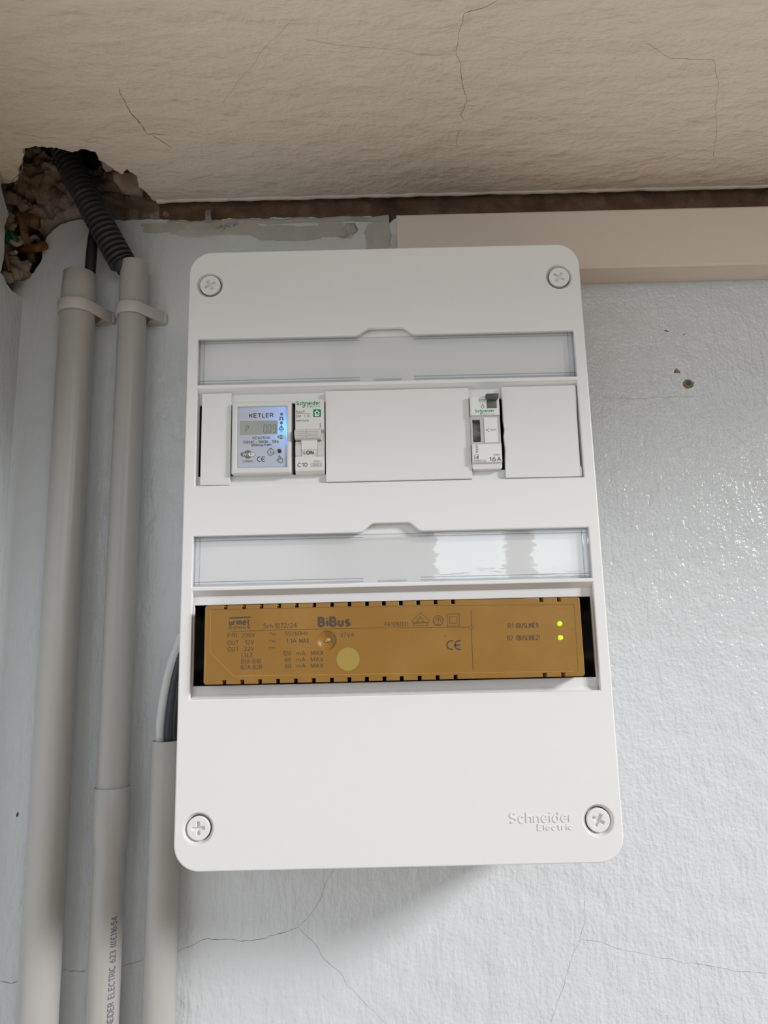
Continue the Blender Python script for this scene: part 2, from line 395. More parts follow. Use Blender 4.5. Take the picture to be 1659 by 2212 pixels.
# clear label strips: thin see-through plastic, surface gloss mixed over a clear body
def clear_mat(nm='clear_label_plastic', tint=(.992, .994, .996, 1)):
    m = bpy.data.materials.new(nm); m.use_nodes = True; nt = m.node_tree; N = nt.nodes; L = nt.links
    N.remove(N['Principled BSDF']); out = N['Material Output']
    tr = N.new('ShaderNodeBsdfTransparent'); tr.inputs[0].default_value = tint
    gl = N.new('ShaderNodeBsdfGlossy'); gl.inputs['Roughness'].default_value = .035
    fr = N.new('ShaderNodeFresnel'); fr.inputs['IOR'].default_value = 1.55
    mu = N.new('ShaderNodeMath'); mu.operation = 'MULTIPLY'; mu.inputs[1].default_value = 1.8; mu.use_clamp = True
    tc = N.new('ShaderNodeTexCoord'); n = N.new('ShaderNodeTexNoise'); n.inputs['Scale'].default_value = 130; n.inputs['Detail'].default_value = 2
    mp = N.new('ShaderNodeMapping'); mp.inputs['Scale'].default_value = (.5, 1, 2.2)
    bp = N.new('ShaderNodeBump'); bp.inputs['Strength'].default_value = .22; bp.inputs['Distance'].default_value = .0003
    L.new(tc.outputs['Object'], mp.inputs[0]); L.new(mp.outputs[0], n.inputs['Vector']); L.new(n.outputs['Fac'], bp.inputs['Height'])
    L.new(bp.outputs[0], gl.inputs['Normal']); L.new(bp.outputs[0], fr.inputs['Normal'])
    mx = N.new('ShaderNodeMixShader'); ge = N.new('ShaderNodeNewGeometry'); fb = N.new('ShaderNodeMath'); fb.operation = 'SUBTRACT'; fb.inputs[0].default_value = 1; L.new(ge.outputs['Backfacing'], fb.inputs[1])
    m2 = N.new('ShaderNodeMath'); m2.operation = 'MULTIPLY'; L.new(fr.outputs[0], mu.inputs[0]); L.new(mu.outputs[0], m2.inputs[0]); L.new(fb.outputs[0], m2.inputs[1]); L.new(m2.outputs[0], mx.inputs[0])
    L.new(tr.outputs[0], mx.inputs[1]); L.new(gl.outputs[0], mx.inputs[2]); L.new(mx.outputs[0], out.inputs['Surface'])
    return m
M['clear'] = clear_mat(); M['rim'] = clear_mat('clear_plastic_edge', (.86, .885, .91, 1))
nt = M['face'].node_tree; mxs = nt.nodes.new('ShaderNodeMixShader'); trl = nt.nodes.new('ShaderNodeBsdfTranslucent'); trl.inputs[0].default_value = (.8, .85, .9, 1); mxs.inputs[0].default_value = .3
nt.links.new(nt.nodes['Principled BSDF'].outputs[0], mxs.inputs[1]); nt.links.new(trl.outputs[0], mxs.inputs[2]); nt.links.new(mxs.outputs[0], nt.nodes['Material Output'].inputs['Surface'])

# ------------------------------------------------------------------ room shell
def jag(pts, amp, step=4.0, seed=0):
    """subdivide a polyline and roughen it (for broken edges)"""
    out = []
    for a, b in zip(pts, pts[1:]):
        a = Vector(a); b = Vector(b); n = max(1, int((b - a).length / step)); d = (b - a); nn = Vector((-d.y, d.x)).normalized() if d.length else Vector((0, 0))
        for i in range(n):
            p = a + d * (i / n)
            k = noise.noise(Vector((p.x * .11 + seed, p.y * .11, seed))) * 1.3 + noise.noise(Vector((p.x * .5 + seed, p.y * .5, 3.1 + seed))) * .6
            out.append(tuple(p + nn * k * amp) if i else tuple(p + nn * k * amp * .4))
    return out
XL, XR, YB, ZF, ZT, ZC = -284, 2400, -3600, -ZB, 2000, 287

# painted back wall: a 4 mm skin whose top edge is ragged, bare render shows above it
top = jag([(XR, 262), (60, 262), (16, 262), (11, 270), (2, 262), (-5, 272), (-60, 272.5), (-120, 273), (-150, 271.5), (-178, 274.5), (-205, 274), (-232, 276.5), (-246, 275), (-258, 272),
           (-268, 262), (-271, 252), (-272, 240), (-277, 230), (-283, 225), (-300, 222)], 1.3, 2.6, 1)
bm = bmesh.new()
plate(bm, [[(XL - 20, ZF), (XR, ZF)] + top], 0, 6, .8, 0, 2)
wall = tag(finish('wall_back', bm, M['wall'], org=(0, 0, ZF)), kind='structure')
wall['label'] = 'glossy bluish white painted wall the board hangs on'

# bare brown render behind the ragged edge (a shallow height field)
def hfield(x0, x1, z0, z1, st, fy):
    bm = bmesh.new(); nx = int((x1 - x0) / st) + 1; nz = int((z1 - z0) / st) + 1
    g = [[bm.verts.new((x0 + i * st, fy(x0 + i * st, z0 + j * st), z0 + j * st)) for i in range(nx)] for j in range(nz)]
    for j in range(nz - 1):
        for i in range(nx - 1): bm.faces.new((g[j][i], g[j][i + 1], g[j + 1][i + 1], g[j + 1][i]))
    return bm
def fr(x, z, s, o=0): return noise.noise(Vector((x * s + o, z * s - o, o * 1.7)))
bm = hfield(-180, 620, 246, 292, 2.0, lambda x, z: 2.6 + fr(x, z, .12) * 1.6 + fr(x, z, .4, 5) * .7)
finish('bare_render_strip', bm, M['bare'], wall, smooth=60)
bm = bmesh.new(); box(bm, 600, XR, 2.5, 8, 240, 300); finish('bare_render_strip', bm, M['bare'], wall)

# broken corner: lumpy plaster with the cavities the conduit and the cut wires sit in
def sstep(a, b, v): t = min(max((v - a) / (b - a), 0), 1); return t * t * (3 - 2 * t)
RIM = [(-310, 221), (-300, 222), (-283, 225), (-277, 230), (-272.5, 240), (-271, 252), (-268, 262), (-258, 271), (-246, 274.5), (-232, 276), (-170, 274)]
def rub(x, z):
    y = -7 + fr(x, z, .055) * 9 + fr(x, z, .16, 4) * 4 + fr(x, z, .45, 9) * 1.6
    y = y * sstep(-176, -196, x) + 3 * (1 - sstep(-176, -196, x))
    y -= 10 * sstep(282, 300, z) * sstep(-236, -262, x)
    # bare render band passing behind
    band = sstep(4, 1, abs((z - (281 - max(0, (-225 - x)) * .42))) - 4) * sstep(-178, -200, x) * sstep(-276, -262, x)
    y = y * (1 - band) + 6 * band
    # wire cavity
    d = math.hypot((x + 283) / 17, (z - 249) / 24) + fr(x, z, .13, 7) * .35
    y += 55 * sstep(1.05, .85, d)
    # hole the conduit goes through
    e = math.hypot((x + 243) / 36, (z - 337) / 17) + fr(x, z, .1, 2) * .3
    y += 70 * sstep(1.1, .85, e)
    # small pit
    y += 25 * sstep(1.0, .6, math.hypot((x + 277) / 3.2, (z - 287) / 4.5) + fr(x, z, .5, 3) * .4)
    # below the painted edge stay behind the skin
    zt_ = 276
    for (xa, za), (xb, zb_) in zip(RIM, RIM[1:]):
        if xa <= x <= xb: zt_ = za + (zb_ - za) * (x - xa) / (xb - xa)
    s = sstep(1.0, -2.0, z - zt_)
    y = y * (1 - s) + 7 * s
    return y
bm = hfield(-300, -172, 214, 362, 1.0, rub)
finish('broken_plaster_corner', bm, M['rubble'], wall, smooth=60)

# left wall
bm = bmesh.new()
lp = [(YB, ZF), (60, ZF), (60, 205)] + jag([(0, 209), (-18, 207), (-33, 212), (-30, 230), (-33, 249), (-28, 262), (-40, 275), (-44, 288), (-40, 300)], 1.4, 3, 5) + [(YB, 300)]
plate(bm, [lp], 0, 8, .8)
for v in bm.verts: v.co = Vector((XL - v.co.y, v.co.x, v.co.z))
bmesh.ops.reverse_faces(bm, faces=bm.faces)
left = tag(finish('wall_left', bm, M['wall'], org=(XL, -1500, ZF)), kind='structure')
bm = bmesh.new(); box(bm, XL - 60, XL - 8, YB, 60, ZF, ZT + 10); finish('wall_left_masonry', bm, M['room'], left)
bm = bmesh.new(); box(bm, XL - 60, XR + 40, 58, 78, ZF, ZT + 10)
finish('wall_back_masonry', bm, M['bare'], wall)

# low ceiling: thick render slab with a broken-out corner and a lip just short of the wall
hole = [(-340, -30), (-284, -30), (-276, -34), (-268, -48), (-262, -54), (-256, -66), (-245, -71), (-238, -68), (-231, -69), (-222, -63), (-213, -66), (-205, -63),
        (-207, -54), (-201, -46), (-196, -38), (-190, -43), (-186, -36), (-189, -24), (-185, -12), (-182, -4)]
CEIL_Y = -400
cl = jag(hole, 1.5, 1.5, 3) + jag([(-182, -3.5), (-60, -2.5), (100, -3), (XR, -3)], .9, 4, 8) + [(XR, CEIL_Y), (XL - 50, CEIL_Y)]
bm = bmesh.new()
me = flat_me([cl], 5, 1.2, 2)
add_me(bm, me, Matrix.Translation((0, 0, ZC + 5)))
ceil = tag(finish('ceiling', bm, M['ceil'], org=(0, 0, ZC)), kind='structure')
# the render behind the paint layer, set back a little from the broken paint edge
cl2 = jag([(x - (5 if x > -215 else 0), y - (3 if x < -215 else 0)) for x, y in hole[:14]], 1.6, 3, 12) + jag([(-198, -38), (-203, -14), (-203, 4)], 1.5, 3, 6) + [(-180, 4), (XR, 4), (XR, CEIL_Y), (XL - 50, CEIL_Y)]
bm = bmesh.new(); add_me(bm, flat_me([cl2], 22, .8, 1), Matrix.Translation((0, 0, ZC + 9 + 22)))
finish('ceiling_render_core', bm, M['rubble'], ceil)
bm = bmesh.new(); box(bm, XL - 50, XR, CEIL_Y, 58, ZC + 120, ZC + 140); finish('ceiling_upper_slab', bm, M['bare'], ceil)
bm = bmesh.new(); box(bm, XL - 50, XR, CEIL_Y - 20, CEIL_Y, ZC, ZC + 140); finish('ceiling_edge', bm, M['ceil'], ceil)
# loose plaster pieces at the broken corner
def lump(bm, c, r, seed, n=3):
    k = len(bm.verts); bmesh.ops.create_icosphere(bm, subdivisions=n, radius=1); bm.verts.ensure_lookup_table()
    for v in bm.verts[k:]:
        q = v.co.copy(); f = 1 + noise.noise(q * 1.3 + Vector((seed, 0, 0))) * .45 + noise.noise(q * 3.5 + Vector((0, seed, 0))) * .18
        v.co = Vector((c[0] + q.x * r[0] * f, c[1] + q.y * r[1] * f, c[2] + q.z * r[2] * f))
bm = bmesh.new(); lump(bm, (-196, -20, 293), (11, 15, 8), 3); lump(bm, (-203, -44, 296), (6, 12, 6), 8)
finish('plaster_chunk', bm, M['rubble'], ceil, smooth=50)

# hairline cracks: thin dark ribbons laid on the surface
def crack(name, pix, Y=None, Z=None, wd=.35, m='crack', parent=None, seed=0, amp=1.0):
    P = []
    for px, py in pix:
        if Y is not None: q = at(px, py, Y); P.append(Vector((q.x, q.z)))
        else:
            d = RM @ Vector(((px - 829.5) / FPX, -(py - 1106) / FPX, -1.0)); q = CAM + d * ((Z - CAM.z) / d.z); P.append(Vector((q.x, q.y)))
    pts = [Vector(p) for p in jag([tuple(p) for p in P], amp, 2.2, seed)] + [P[-1]]
    bm = bmesh.new(); n = len(pts); L = []; R = []
    for i, p in enumerate(pts):
        t = (pts[min(i + 1, n - 1)] - pts[max(i - 1, 0)]).normalized(); nn = Vector((-t.y, t.x))
        w_ = wd * (.35 + .65 * abs(noise.noise(Vector((i * .37 + seed, 0, 0)))) * 1.8) * .5 * (1 if 0 < i < n - 1 else .2)
        for S, s in ((L, 1), (R, -1)):
            q = p + nn * w_ * s
            S.append([bm.verts.new((q.x, Y - dd, q.y)) if Y is not None else bm.verts.new((q.x, q.y, Z - dd)) for dd in (.06, -.3)])
    for i in range(n - 1):
        for a, b in ((L[i][0], L[i][1]),): pass
        bm.faces.new((L[i][0], L[i + 1][0], R[i + 1][0], R[i][0]))
        bm.faces.new((L[i][0], L[i][1], L[i + 1][1], L[i + 1][0])); bm.faces.new((R[i][0], R[i + 1][0], R[i + 1][1], R[i][1]))
    finish(name, bm, M[m], parent, smooth=0, recalc=True)
WC = [([(0, 2120), (15, 2122), (25, 2125), (42, 2119)], .5), ([(134, 2098), (140, 2094), (162, 2096), (190, 2095)], .5), ([(262, 2088), (285, 2082), (310, 2072)], .45),
      ([(378, 2055), (400, 2047), (450, 2028), (500, 2028), (540, 2033), (590, 2022), (620, 2012), (645, 2003)], .5),
      ([(380, 2030), (385, 2050)], .4), ([(645, 2003), (672, 1975), (695, 1935), (705, 1905), (722, 1878)], .3),
      ([(645, 2003), (672, 2030), (705, 2075), (735, 2100), (750, 2130)], .28), ([(750, 2130), (790, 2170), (835, 2212)], .16),
      ([(1255, 2028), (1235, 2070), (1215, 2140), (1190, 2212)], .22), ([(1255, 2028), (1300, 2035), (1350, 2052), (1400, 2062), (1470, 2078), (1530, 2085), (1590, 2097), (1659, 2103)], .24),
      ([(1255, 2028), (1262, 1985), (1262, 1945)], .16), ([(1300, 858), (1360, 862), (1430, 857), (1500, 858)], .25),  # second line: a soft ridge, its shade drawn as a thin dark line
      ([(1560, 925), (1610, 960)], .2)]
for i, (pp, wd) in enumerate(WC): crack('hairline_crack', pp, Y=0, wd=wd * 1.15, parent=wall, seed=i * 2.3, amp=.9)
CC = [([(1075, 0), (1040, 18), (1003, 28), (990, 80), (985, 110), (996, 140), (998, 180), (1008, 212), (1003, 235), (995, 248), (1003, 262)], .5),
      ([(993, 280), (987, 300), (988, 320)], .35), ([(965, 115), (940, 120), (905, 118), (860, 105), (800, 104), (740, 97), (660, 85)], .22),
      ([(1395, 92), (1420, 105), (1442, 125), (1500, 129), (1540, 128), (1549, 160), (1552, 185), (1545, 230), (1548, 270), (1542, 340)], .32),
      ([(255, 188), (258, 200), (268, 215), (278, 235), (300, 265), (318, 290)], 1.0), ([(318, 290), (340, 290), (358, 291)], 1.0), ([(330, 292), (372, 320)], .6),
      ([(25, 288), (60, 290), (90, 299), (120, 298), (140, 305)], .3), ([(170, 300), (195, 308), (212, 304)], .4), ([(635, 40), (600, 75), (570, 105), (530, 160), (480, 225)], .2)]
for i, (pp, wd) in enumerate(CC): crack('hairline_crack', pp, Z=ZC, wd=wd, m='crackw', parent=ceil, seed=40 + i * 1.7, amp=.8)
crack('hairline_crack', [(50, 345), (48, 365), (32, 385), (20, 398)], Y=None, Z=ZC, wd=1.0, m='crackw', parent=ceil, seed=9)

# the rest of the room: floor, high ceiling, side and rear walls with their windows (they light the scene)
def struct(name, bm, m): return tag(finish(name, bm, m, org=(1000, -1800, ZF)), kind='structure')
bm = bmesh.new(); box(bm, XL - 60, XR + 60, YB - 60, 60, ZF - 40, ZF); struct('floor', bm, M['floor'])
bm = bmesh.new(); box(bm, XL - 60, XR + 60, YB - 60, 60, ZT, ZT + 40); struct('ceiling_high', bm, M['room'])
def wall_open(name, n, axis, c, lo, hi, opens, th=60):
    """wall plane at c along axis ('x' or 'y') from lo..hi with rectangular openings (a,b,z0,z1) side by side"""
    bm = bmesh.new(); cur = lo
    def bx(a, b, z0, z1, bm=bm, d0=0, d1=th):
        if b - a < 1 or z1 - z0 < 1: return
        if axis == 'x': box(bm, c + d0, c + d1, a, b, z0, z1)
        else: box(bm, a, b, c - d1, c - d0, z0, z1)
    for a, b, z0, z1 in opens:
        bx(cur, a, ZF, ZT); bx(a, b, ZF, z0); bx(a, b, z1, ZT); cur = b
    bx(cur, hi, ZF, ZT); struct(name, bm, M['room'])
    for a, b, z0, z1 in opens:
        f = bmesh.new()
        for q in ((a, a + 22, z0, z1), (b - 22, b, z0, z1), (a + 22, b - 22, z0, z0 + 22), (a + 22, b - 22, z1 - 22, z1)): bx(*q, bm=f, d0=2, d1=45)
        struct('window_%d' % n, f, M['frame']); n += 1
    return n
n = wall_open('wall_right', 1, 'x', XR, YB, 60, [(-1922, -1078, 758, 1402)])
wall_open('wall_front', n, 'y', YB, XL - 60, XR, [(270, 640, 240, 820), (800, 1250, 240, 820), (1420, 2200, 240, 1510)])

# ------------------------------------------------------------------ distribution board
bd = thing('distribution_board', 'large white two-row electrical distribution board with rounded corners on the painted wall', 'electrical panel', (0, 0, -187.5))
HW, HH, RC = 126.2, 188.0, 14.5
outer = rrect(-HW, HW, -HH, HH, RC, 12)
def label_open(zt, zb, zn):
    # window with the finger notch in its top edge
    return [(-119.5, zb), (119.3, zb), (119.3, zt), (19.5, zt), (17.3, zt + .5), (15.8, zt + 1.6), (12.3, zn - .7), (11.2, zn - .1), (10, zn), (-9.6, zn), (-10.8, zn - .1), (-12, zn - .7), (-16, zt + 1.6), (-17.5, zt + .5), (-19.5, zt), (-119.5, zt)]
FY = -95.0
SCR = [(-112.8, 165.3), (112.7, 165.2), (-112.6, -165.2), (112.8, -165.6)]
loops = [outer, label_open(128.0, 97.4, 133.0), label_open(1.2, -29.2, 6.8), rect(-119.3, 119.1, 32.5, 94.8), rect(-119.2, 119.3, -94.5, -31.8)]
loops += [circ(x, z, 8.2, 40) for x, z in SCR]
bm = bmesh.new()
plate(bm, loops, FY, -91, .9, 0, 3)
# recessed level with the two device apertures and screw seats
plate(bm, [rrect(-HW + 1, HW - 1, -HH + 1, HH - 1, RC - 1, 12), rect(-118.9, 119.0, 39.4, 85.6), rect(-119.0, 118.9, -87.2, -40.0)] + [circ(x, z, 7.0, 40) for x, z in SCR], -90.2, -87.5, .3, 0, 1)
# countersink cones around the screws
for x, z in SCR:
    a = [bm.verts.new((x + 8.3 * math.cos(t), FY + .25, z + 8.3 * math.sin(t))) for t in [2 * PI * i / 40 for i in range(40)]]
    b = [bm.verts.new((x + 7.0 * math.cos(t), FY + 2.6, z + 7.0 * math.sin(t))) for t in [2 * PI * i / 40 for i in range(40)]]
    c = [bm.verts.new((x + 7.0 * math.cos(t), -86, z + 7.0 * math.sin(t))) for t in [2 * PI * i / 40 for i in range(40)]]
    for i in range(40):
        j = (i + 1) % 40; bm.faces.new((a[i], a[j], b[j], b[i])); bm.faces.new((b[i], b[j], c[j], c[i]))
# side skirt of the cover
plate(bm, [rrect(-HW + .3, HW - .3, -HH + .3, HH - .3, RC, 12), rrect(-HW + 3, HW - 3, -HH + 3, HH - 3, RC - 2.5, 12)], -92, -42, .5, 0, 2)
cover = finish('cover', bm, M['abs'], bd, smooth=30)
# shallow raised rib under the label windows / sloped lip on the lower recess
bm = bmesh.new()
for zt in (94.8, -31.8):
    v = [bm.verts.new(p) for p in ((-119.2, -90.2, zt - 3.0), (119.2, -90.2, zt - 3.0), (119.2, -94.2, zt), (-119.2, -94.2, zt), (-119.2, -90.2, zt), (119.2, -90.2, zt))]
    bm.faces.new((v[0], v[1], v[2], v[3])); bm.faces.new((v[0], v[3], v[4])); bm.faces.new((v[1], v[5], v[2])); bm.faces.new((v[3], v[2], v[5], v[4])); bm.faces.new((v[0], v[4], v[5], v[1]))
for zb in (32.5, -94.5):
    v = [bm.verts.new(p) for p in ((-119.2, -90.2, zb + 2.2), (119.2, -90.2, zb + 2.2), (119.2, -91.8, zb), (-119.2, -91.8, zb), (-119.2, -90.2, zb), (119.2, -90.2, zb))]
    bm.faces.new((v[0], v[1], v[2], v[3])); bm.faces.new((v[0], v[3], v[4])); bm.faces.new((v[1], v[5], v[2])); bm.faces.new((v[3], v[2], v[5], v[4])); bm.faces.new((v[0], v[4], v[5], v[1]))
finish('recess_lip', bm, M['abs'], cover, recalc=True, smooth=20)
# embossed maker's name
ik = Ink(FY + .05, 1000, 1650, 4.1475)
ik.t('Schneider', 415, 990, 425, 528, .022, 0, thick=.45); ik.t('Electric', 668, 985, 538, 594, .018, 0, thick=.4)
ik.done('embossed_name', [M['abs']], cover)
# base
bm = bmesh.new()
plate(bm, [rrect(-HW + 1.2, HW - 1.2, -HH + 1.2, HH - 1.2, RC - 1, 12), rrect(-HW + 4, HW - 4, -HH + 4, HH - 4, RC - 3, 12)], -46, -1, .4, 0, 1)
plate(bm, [rrect(-HW + 1.2, HW - 1.2, -HH + 1.2, HH - 1.2, RC - 1, 12)], -3.4, -.2, .3, 0, 1)
finish('base_box', bm, M['abs'], bd)
bm = bmesh.new(); plate(bm, [rect(-122, 122, -96, 96), ], -30, -27); 
for (z0, z1) in ((32, 94), (-95, -31)):
    plate(bm, [rect(-122.5, 122.5, z0 - 3, z1 + 3), rect(-120.5, 120.5, z0 - 1, z1 + 1)], -86.5, -27)
finish('dark_cavity_liner', bm, M['dark'], bd)  # added dark liner; its colour stands in for shade inside the board
bm = bmesh.new()
for zc in (62.5, -63.5):
    for z0 in (zc - 17.5, zc + 10): box(bm, -121, 121, -38, -30, z0, z0 + 7.5, .6)
    box(bm, -121, 121, -33, -30, zc - 12, zc + 12)
finish('din_rail', bm, mat('galvanised_rail', (.45, .45, .45), .35, metal=1), bd)
# screws
for (x, z), ang in zip(SCR, (28, -32, 3, -28)):
    bm = bmesh.new(); n = 36
    prof = [(0.001, FY + .35), (5.6, FY + .45), (6.35, FY + .7), (6.55, FY + 1.3), (6.55, FY + 6)]
    A = math.radians(ang); cr = []; a_, b_ = 3.6, .85
    for q in ((b_, b_), (b_, a_), (-b_, a_), (-b_, b_), (-a_, b_), (-a_, -b_), (-b_, -b_), (-b_, -a_), (b_, -a_), (b_, -b_), (a_, -b_), (a_, b_)):
        cr.append((x + q[0] * math.cos(A) - q[1] * math.sin(A), z + q[0] * math.sin(A) + q[1] * math.cos(A)))
    plate(bm, [circ(x, z, 6.55, 40), cr], FY + .35, FY + 5, .45, 0, 2)
    plate(bm, [circ(x, z, 4.6, 24)], FY + 1.9, FY + 3, 0, 0)
    finish('cover_screw', bm, M['abs'], bd)
# clear label strips
for zt, zb in ((128.0, 97.4), (1.2, -29.2)):
    bm = bmesh.new()
    x0, x1 = -118.9, 118.7
    plate(bm, [rect(x0, x1, zb + .7, zt - .7)], -93.3, -92.5, .3, 0, 2)
    # moulded rims: double ridge at both ends and along the long edges
    for a, b in ((x0, x0 + .9), (x0 + 3.0, x0 + 3.6), (x1 - 3.6, x1 - 3.0), (x1 - .9, x1)): plate(bm, [rect(a, b, zb + .7, zt - .7)], -94.5, -93.3, .3, 1, 2)
    for a, b in ((zt - 1.6, zt - .7), (zt - 3.0, zt - 2.6), (zb + .7, zb + 1.5), (zb + 2.6, zb + 3.0)):
        for p, q in ((x0, -17), (17, x1)): plate(bm, [rect(p, q, a, b)], -94.5, -93.3, .3, 1, 2)
    for p, q in ((-17, 17),): plate(bm, [rect(p, q, zt - 1.4, zt - .7)], -93.9, -93.3, .2, 1, 2)
    plate(bm, [rect(-9, 9, zb + .4, zb + 1.6)], -94.7, -93.3, .3, 1, 1)
    finish('label_strip', bm, [M['clear'], M['rim']], bd)
    bd.children[-1]['label'] = 'clear plastic label strip'
# blanking plates
for k, (x0, x1, z0, z1) in enumerate(((-116.6, -98.2, 33.0, 92.2), (-39.1, 51.0, 33.4, 91.9), (71.6, 118.2, 33.3, 92.0))):
    bm = bmesh.new()
    lp = [(x0, z0)] + jag([(x0 + .5, z0), (x1 - .5, z0)], .12, 4, k) + [(x1, z0)] + ([(x1, z1), (x0, z1)])
    if k == 2: lp = [(x0 - .2, z0)] + [(x1 + .4, z0), (x1 + .3, z0 + 5.5), (x1 - .5, z0 + 7), (x1 - .3, z0 + 40), (x1 + .2, z0 + 52), (x1 + .2, z1), (x0, z1), (x0 + .1, 70), (x0 + .6, 64), (x0 - .1, 60), (x0 + .4, 52), (x0, 45)]
    plate(bm, [lp], -93.4, -90.4, .35, 0, 2); plate(bm, [rect(x0 + 2, x1 - 2, 41, 84)], -90.5, -84, .3)
    finish('blanking_plate', bm, M['abs2'], bd)

# ------------------------------------------------------------------ energy meter
mt = thing('energy_meter', 'small grey energy meter with blue-lit display reading 0.09, left of the circuit breaker', 'electricity meter', (-78.5, -38, 39.5))
Y = -96.5
ik = Ink(Y, 490, 850, 7.541)
c = [ik.p(85, 135), ik.p(1050, 135), ik.p(1040, 1290), ik.p(75, 1300)]
x0, x1, z0, z1 = c[0][0], c[1][0], c[2][1], c[0][1]
f0 = ik.p(172, 215); f1 = ik.p(975, 1190)
bm = bmesh.new(); fx0, fx1, fz1, fz0 = f0[0], f1[0], f0[1], f1[1]
plate(bm, [rrect(x0, x1, z0, z1, 1.0, 3), rect(fx0, fx1, fz0, fz1)], Y, -70, 1.1, 0, 3)
finish('housing', bm, M['grey_dev'], mt)
bm = bmesh.new(); plate(bm, [rect(x0 + 1, x1 - 1, z0 + 1, z1 - 1)], Y + 5, -38, .3); finish('glow_absorbing_housing', bm, M['dark'], mt)  # meter body, made dark to stop the blue glow spreading
FYm = Y + 1.4
bm = bmesh.new(); plate(bm, [rect(fx0 - .2, fx1 + .2, fz0 - .2, fz1 + .2)], FYm, FYm + .3, 0)
fp = finish('faceplate', bm, M['face'], mt)
bm = bmesh.new()
for q in ((fx0, fx0 + .5, fz0, fz1), (fx1 - .5, fx1, fz0, fz1), (fx0 + .5, fx1 - .5, fz1 - .5, fz1), (fx0 + .5, fx1 - .5, fz0, fz0 + .5)): plate(bm, [rect(*q)], FYm - .5, FYm, .15, 0, 1)
finish('window_bezel', bm, M['clear'], mt)
ik = Ink(FYm, 490, 850, 7.541); P = ik.p
ik.t('KETLER', 365, 760, 322, 392, .03, 0)
ik.t('KE6010W', 420, 705, 700, 742, .01, 0); ik.t('230VAC - 5(60)A - 50Hz', 265, 848, 762, 812, .008, 0); ik.t('1200imp/kWh', 388, 725, 818, 868, .008, 0)
ik.t('2.4GHz', 258, 420, 1082, 1122, .005, 0)
# CE mark as arcs
def ce(ik, xc1, xc2, yc, r, wd, m=0):
    for i, cx in enumerate((xc1, xc2)):
        a = [math.radians(t) for t in range(65, 296, 15)]
        ik.poly([(cx + (r + wd / 2) * math.cos(t), yc - (r + wd / 2) * math.sin(t)) for t in a] + [(cx + (r - wd / 2) * math.cos(t), yc - (r - wd / 2) * math.sin(t)) for t in reversed(a)], m)
    ik.poly([(xc2 - r, yc - wd / 2), (xc2 + r * .25, yc - wd / 2), (xc2 + r * .25, yc + wd / 2), (xc2 - r, yc + wd / 2)], m)
ce(ik, 535, 603, 1070, 38, 11)
def pill(x0, x1, y0, y1, n=8):
    r = (y1 - y0) / 2; cy = (y0 + y1) / 2
    return [(x1 - r + r * math.sin(PI * i / n), cy - r * math.cos(PI * i / n)) for i in range(n + 1)] + [(x0 + r - r * math.sin(PI * i / n), cy + r * math.cos(PI * i / n)) for i in range(n + 1)]
def wifi(ik, x0, x1, y0, y1, cr):
    cx = (x0 + x1) / 2; cy = (y0 + y1) / 2
    ik.disc(cx, cy, cr, 1, .05); ik.poly(pill(x0, x1, y0, y1), 1, .058)
    Yo = ik.Y; ik.Y = Yo - .06
    g = (y1 - y0) * .1
    ik.poly(pill(cx + g, x1 - g, y0 + g, y1 - g), 2, .05)
    ik.t('Wi', x0 + (cx - x0) * .3, cx - g * .5, y0 + g * 2, y1 - g * 2, .02, 2)
    ik.Y = Yo - .11; ik.t('Fi', cx + (x1 - cx) * .3, x1 - (x1 - cx) * .3, y0 + g * 2, y1 - g * 2, .02, 1); ik.Y = Yo
wifi(ik, 222, 465, 955, 1030, 70); wifi(ik, 822, 950, 686, 728, 36)
ik.disc(893, 337, 25, 1); ik.disc(890, 478, 25, 1); ik.ring(890, 618, 16, 10, 1)
ik.line([(850, 427), (868, 427), (868, 388), (908, 388), (908, 427), (928, 427)], .75, 1)
ik.line([(888, 522), (850, 584), (926, 584)], .55, 1, closed=True); ik.line([(888, 542), (888, 572)], .5, 1)
ik.ring(715, 955, 55, 7, 1)
for a in range(0, 360, 30): ik.line([(715 + 40 * math.cos(math.radians(a)), 955 + 40 * math.sin(math.radians(a))), (715 + 50 * math.cos(math.radians(a)), 955 + 50 * math.sin(math.radians(a)))], .35, 1)
ik.poly([(698, 888), (732, 888), (732, 902), (698, 902)], 1)
ik.t('5', 700, 728, 932, 982, .03, 1); ik.t('sec', 738, 798, 955, 982, .02, 1)
# pointing hand
ik.line([(852, 1060), (845, 1030), (858, 1012), (870, 1030), (872, 1065), (890, 1052), (903, 1062), (912, 1080), (908, 1110), (890, 1132), (860, 1130), (838, 1108), (818, 1082), (828, 1072), (848, 1086), (848, 1056)], .5, 1)
ik.done('printed_text', [M['black'], M['greyink'], M['paper']], fp)
a = P(215, 452); b = P(825, 662)
bm = bmesh.new(); plate(bm, [rect(a[0], b[0], b[1], a[1])], FYm - .12, FYm - .01, .04, 0, 1)
lcd = finish('display', bm, M['lcd'], mt)
ik = Ink(FYm - .12, 490, 850, 7.541)
def seg7(ik, x0, x1, y0, y1, segs, sl=8, wd=.42):
    ym = (y0 + y1) / 2; g = 5
    S = {'a': ((x0 + g, y0), (x1 - g, y0)), 'g': ((x0 + g, ym), (x1 - g, ym)), 'd': ((x0 + g, y1), (x1 - g, y1)), 'f': ((x0, y0 + g), (x0, ym - g)), 'b': ((x1, y0 + g), (x1, ym - g)), 'e': ((x0, ym + g), (x0, y1 - g)), 'c': ((x1, ym + g), (x1, y1 - g))}
    for s in segs:
        p, q = S[s]; k = lambda t: (t[0] + sl * (1 - (t[1] - y0) / (y1 - y0)), t[1]); ik.line([k(p), k(q)], wd)
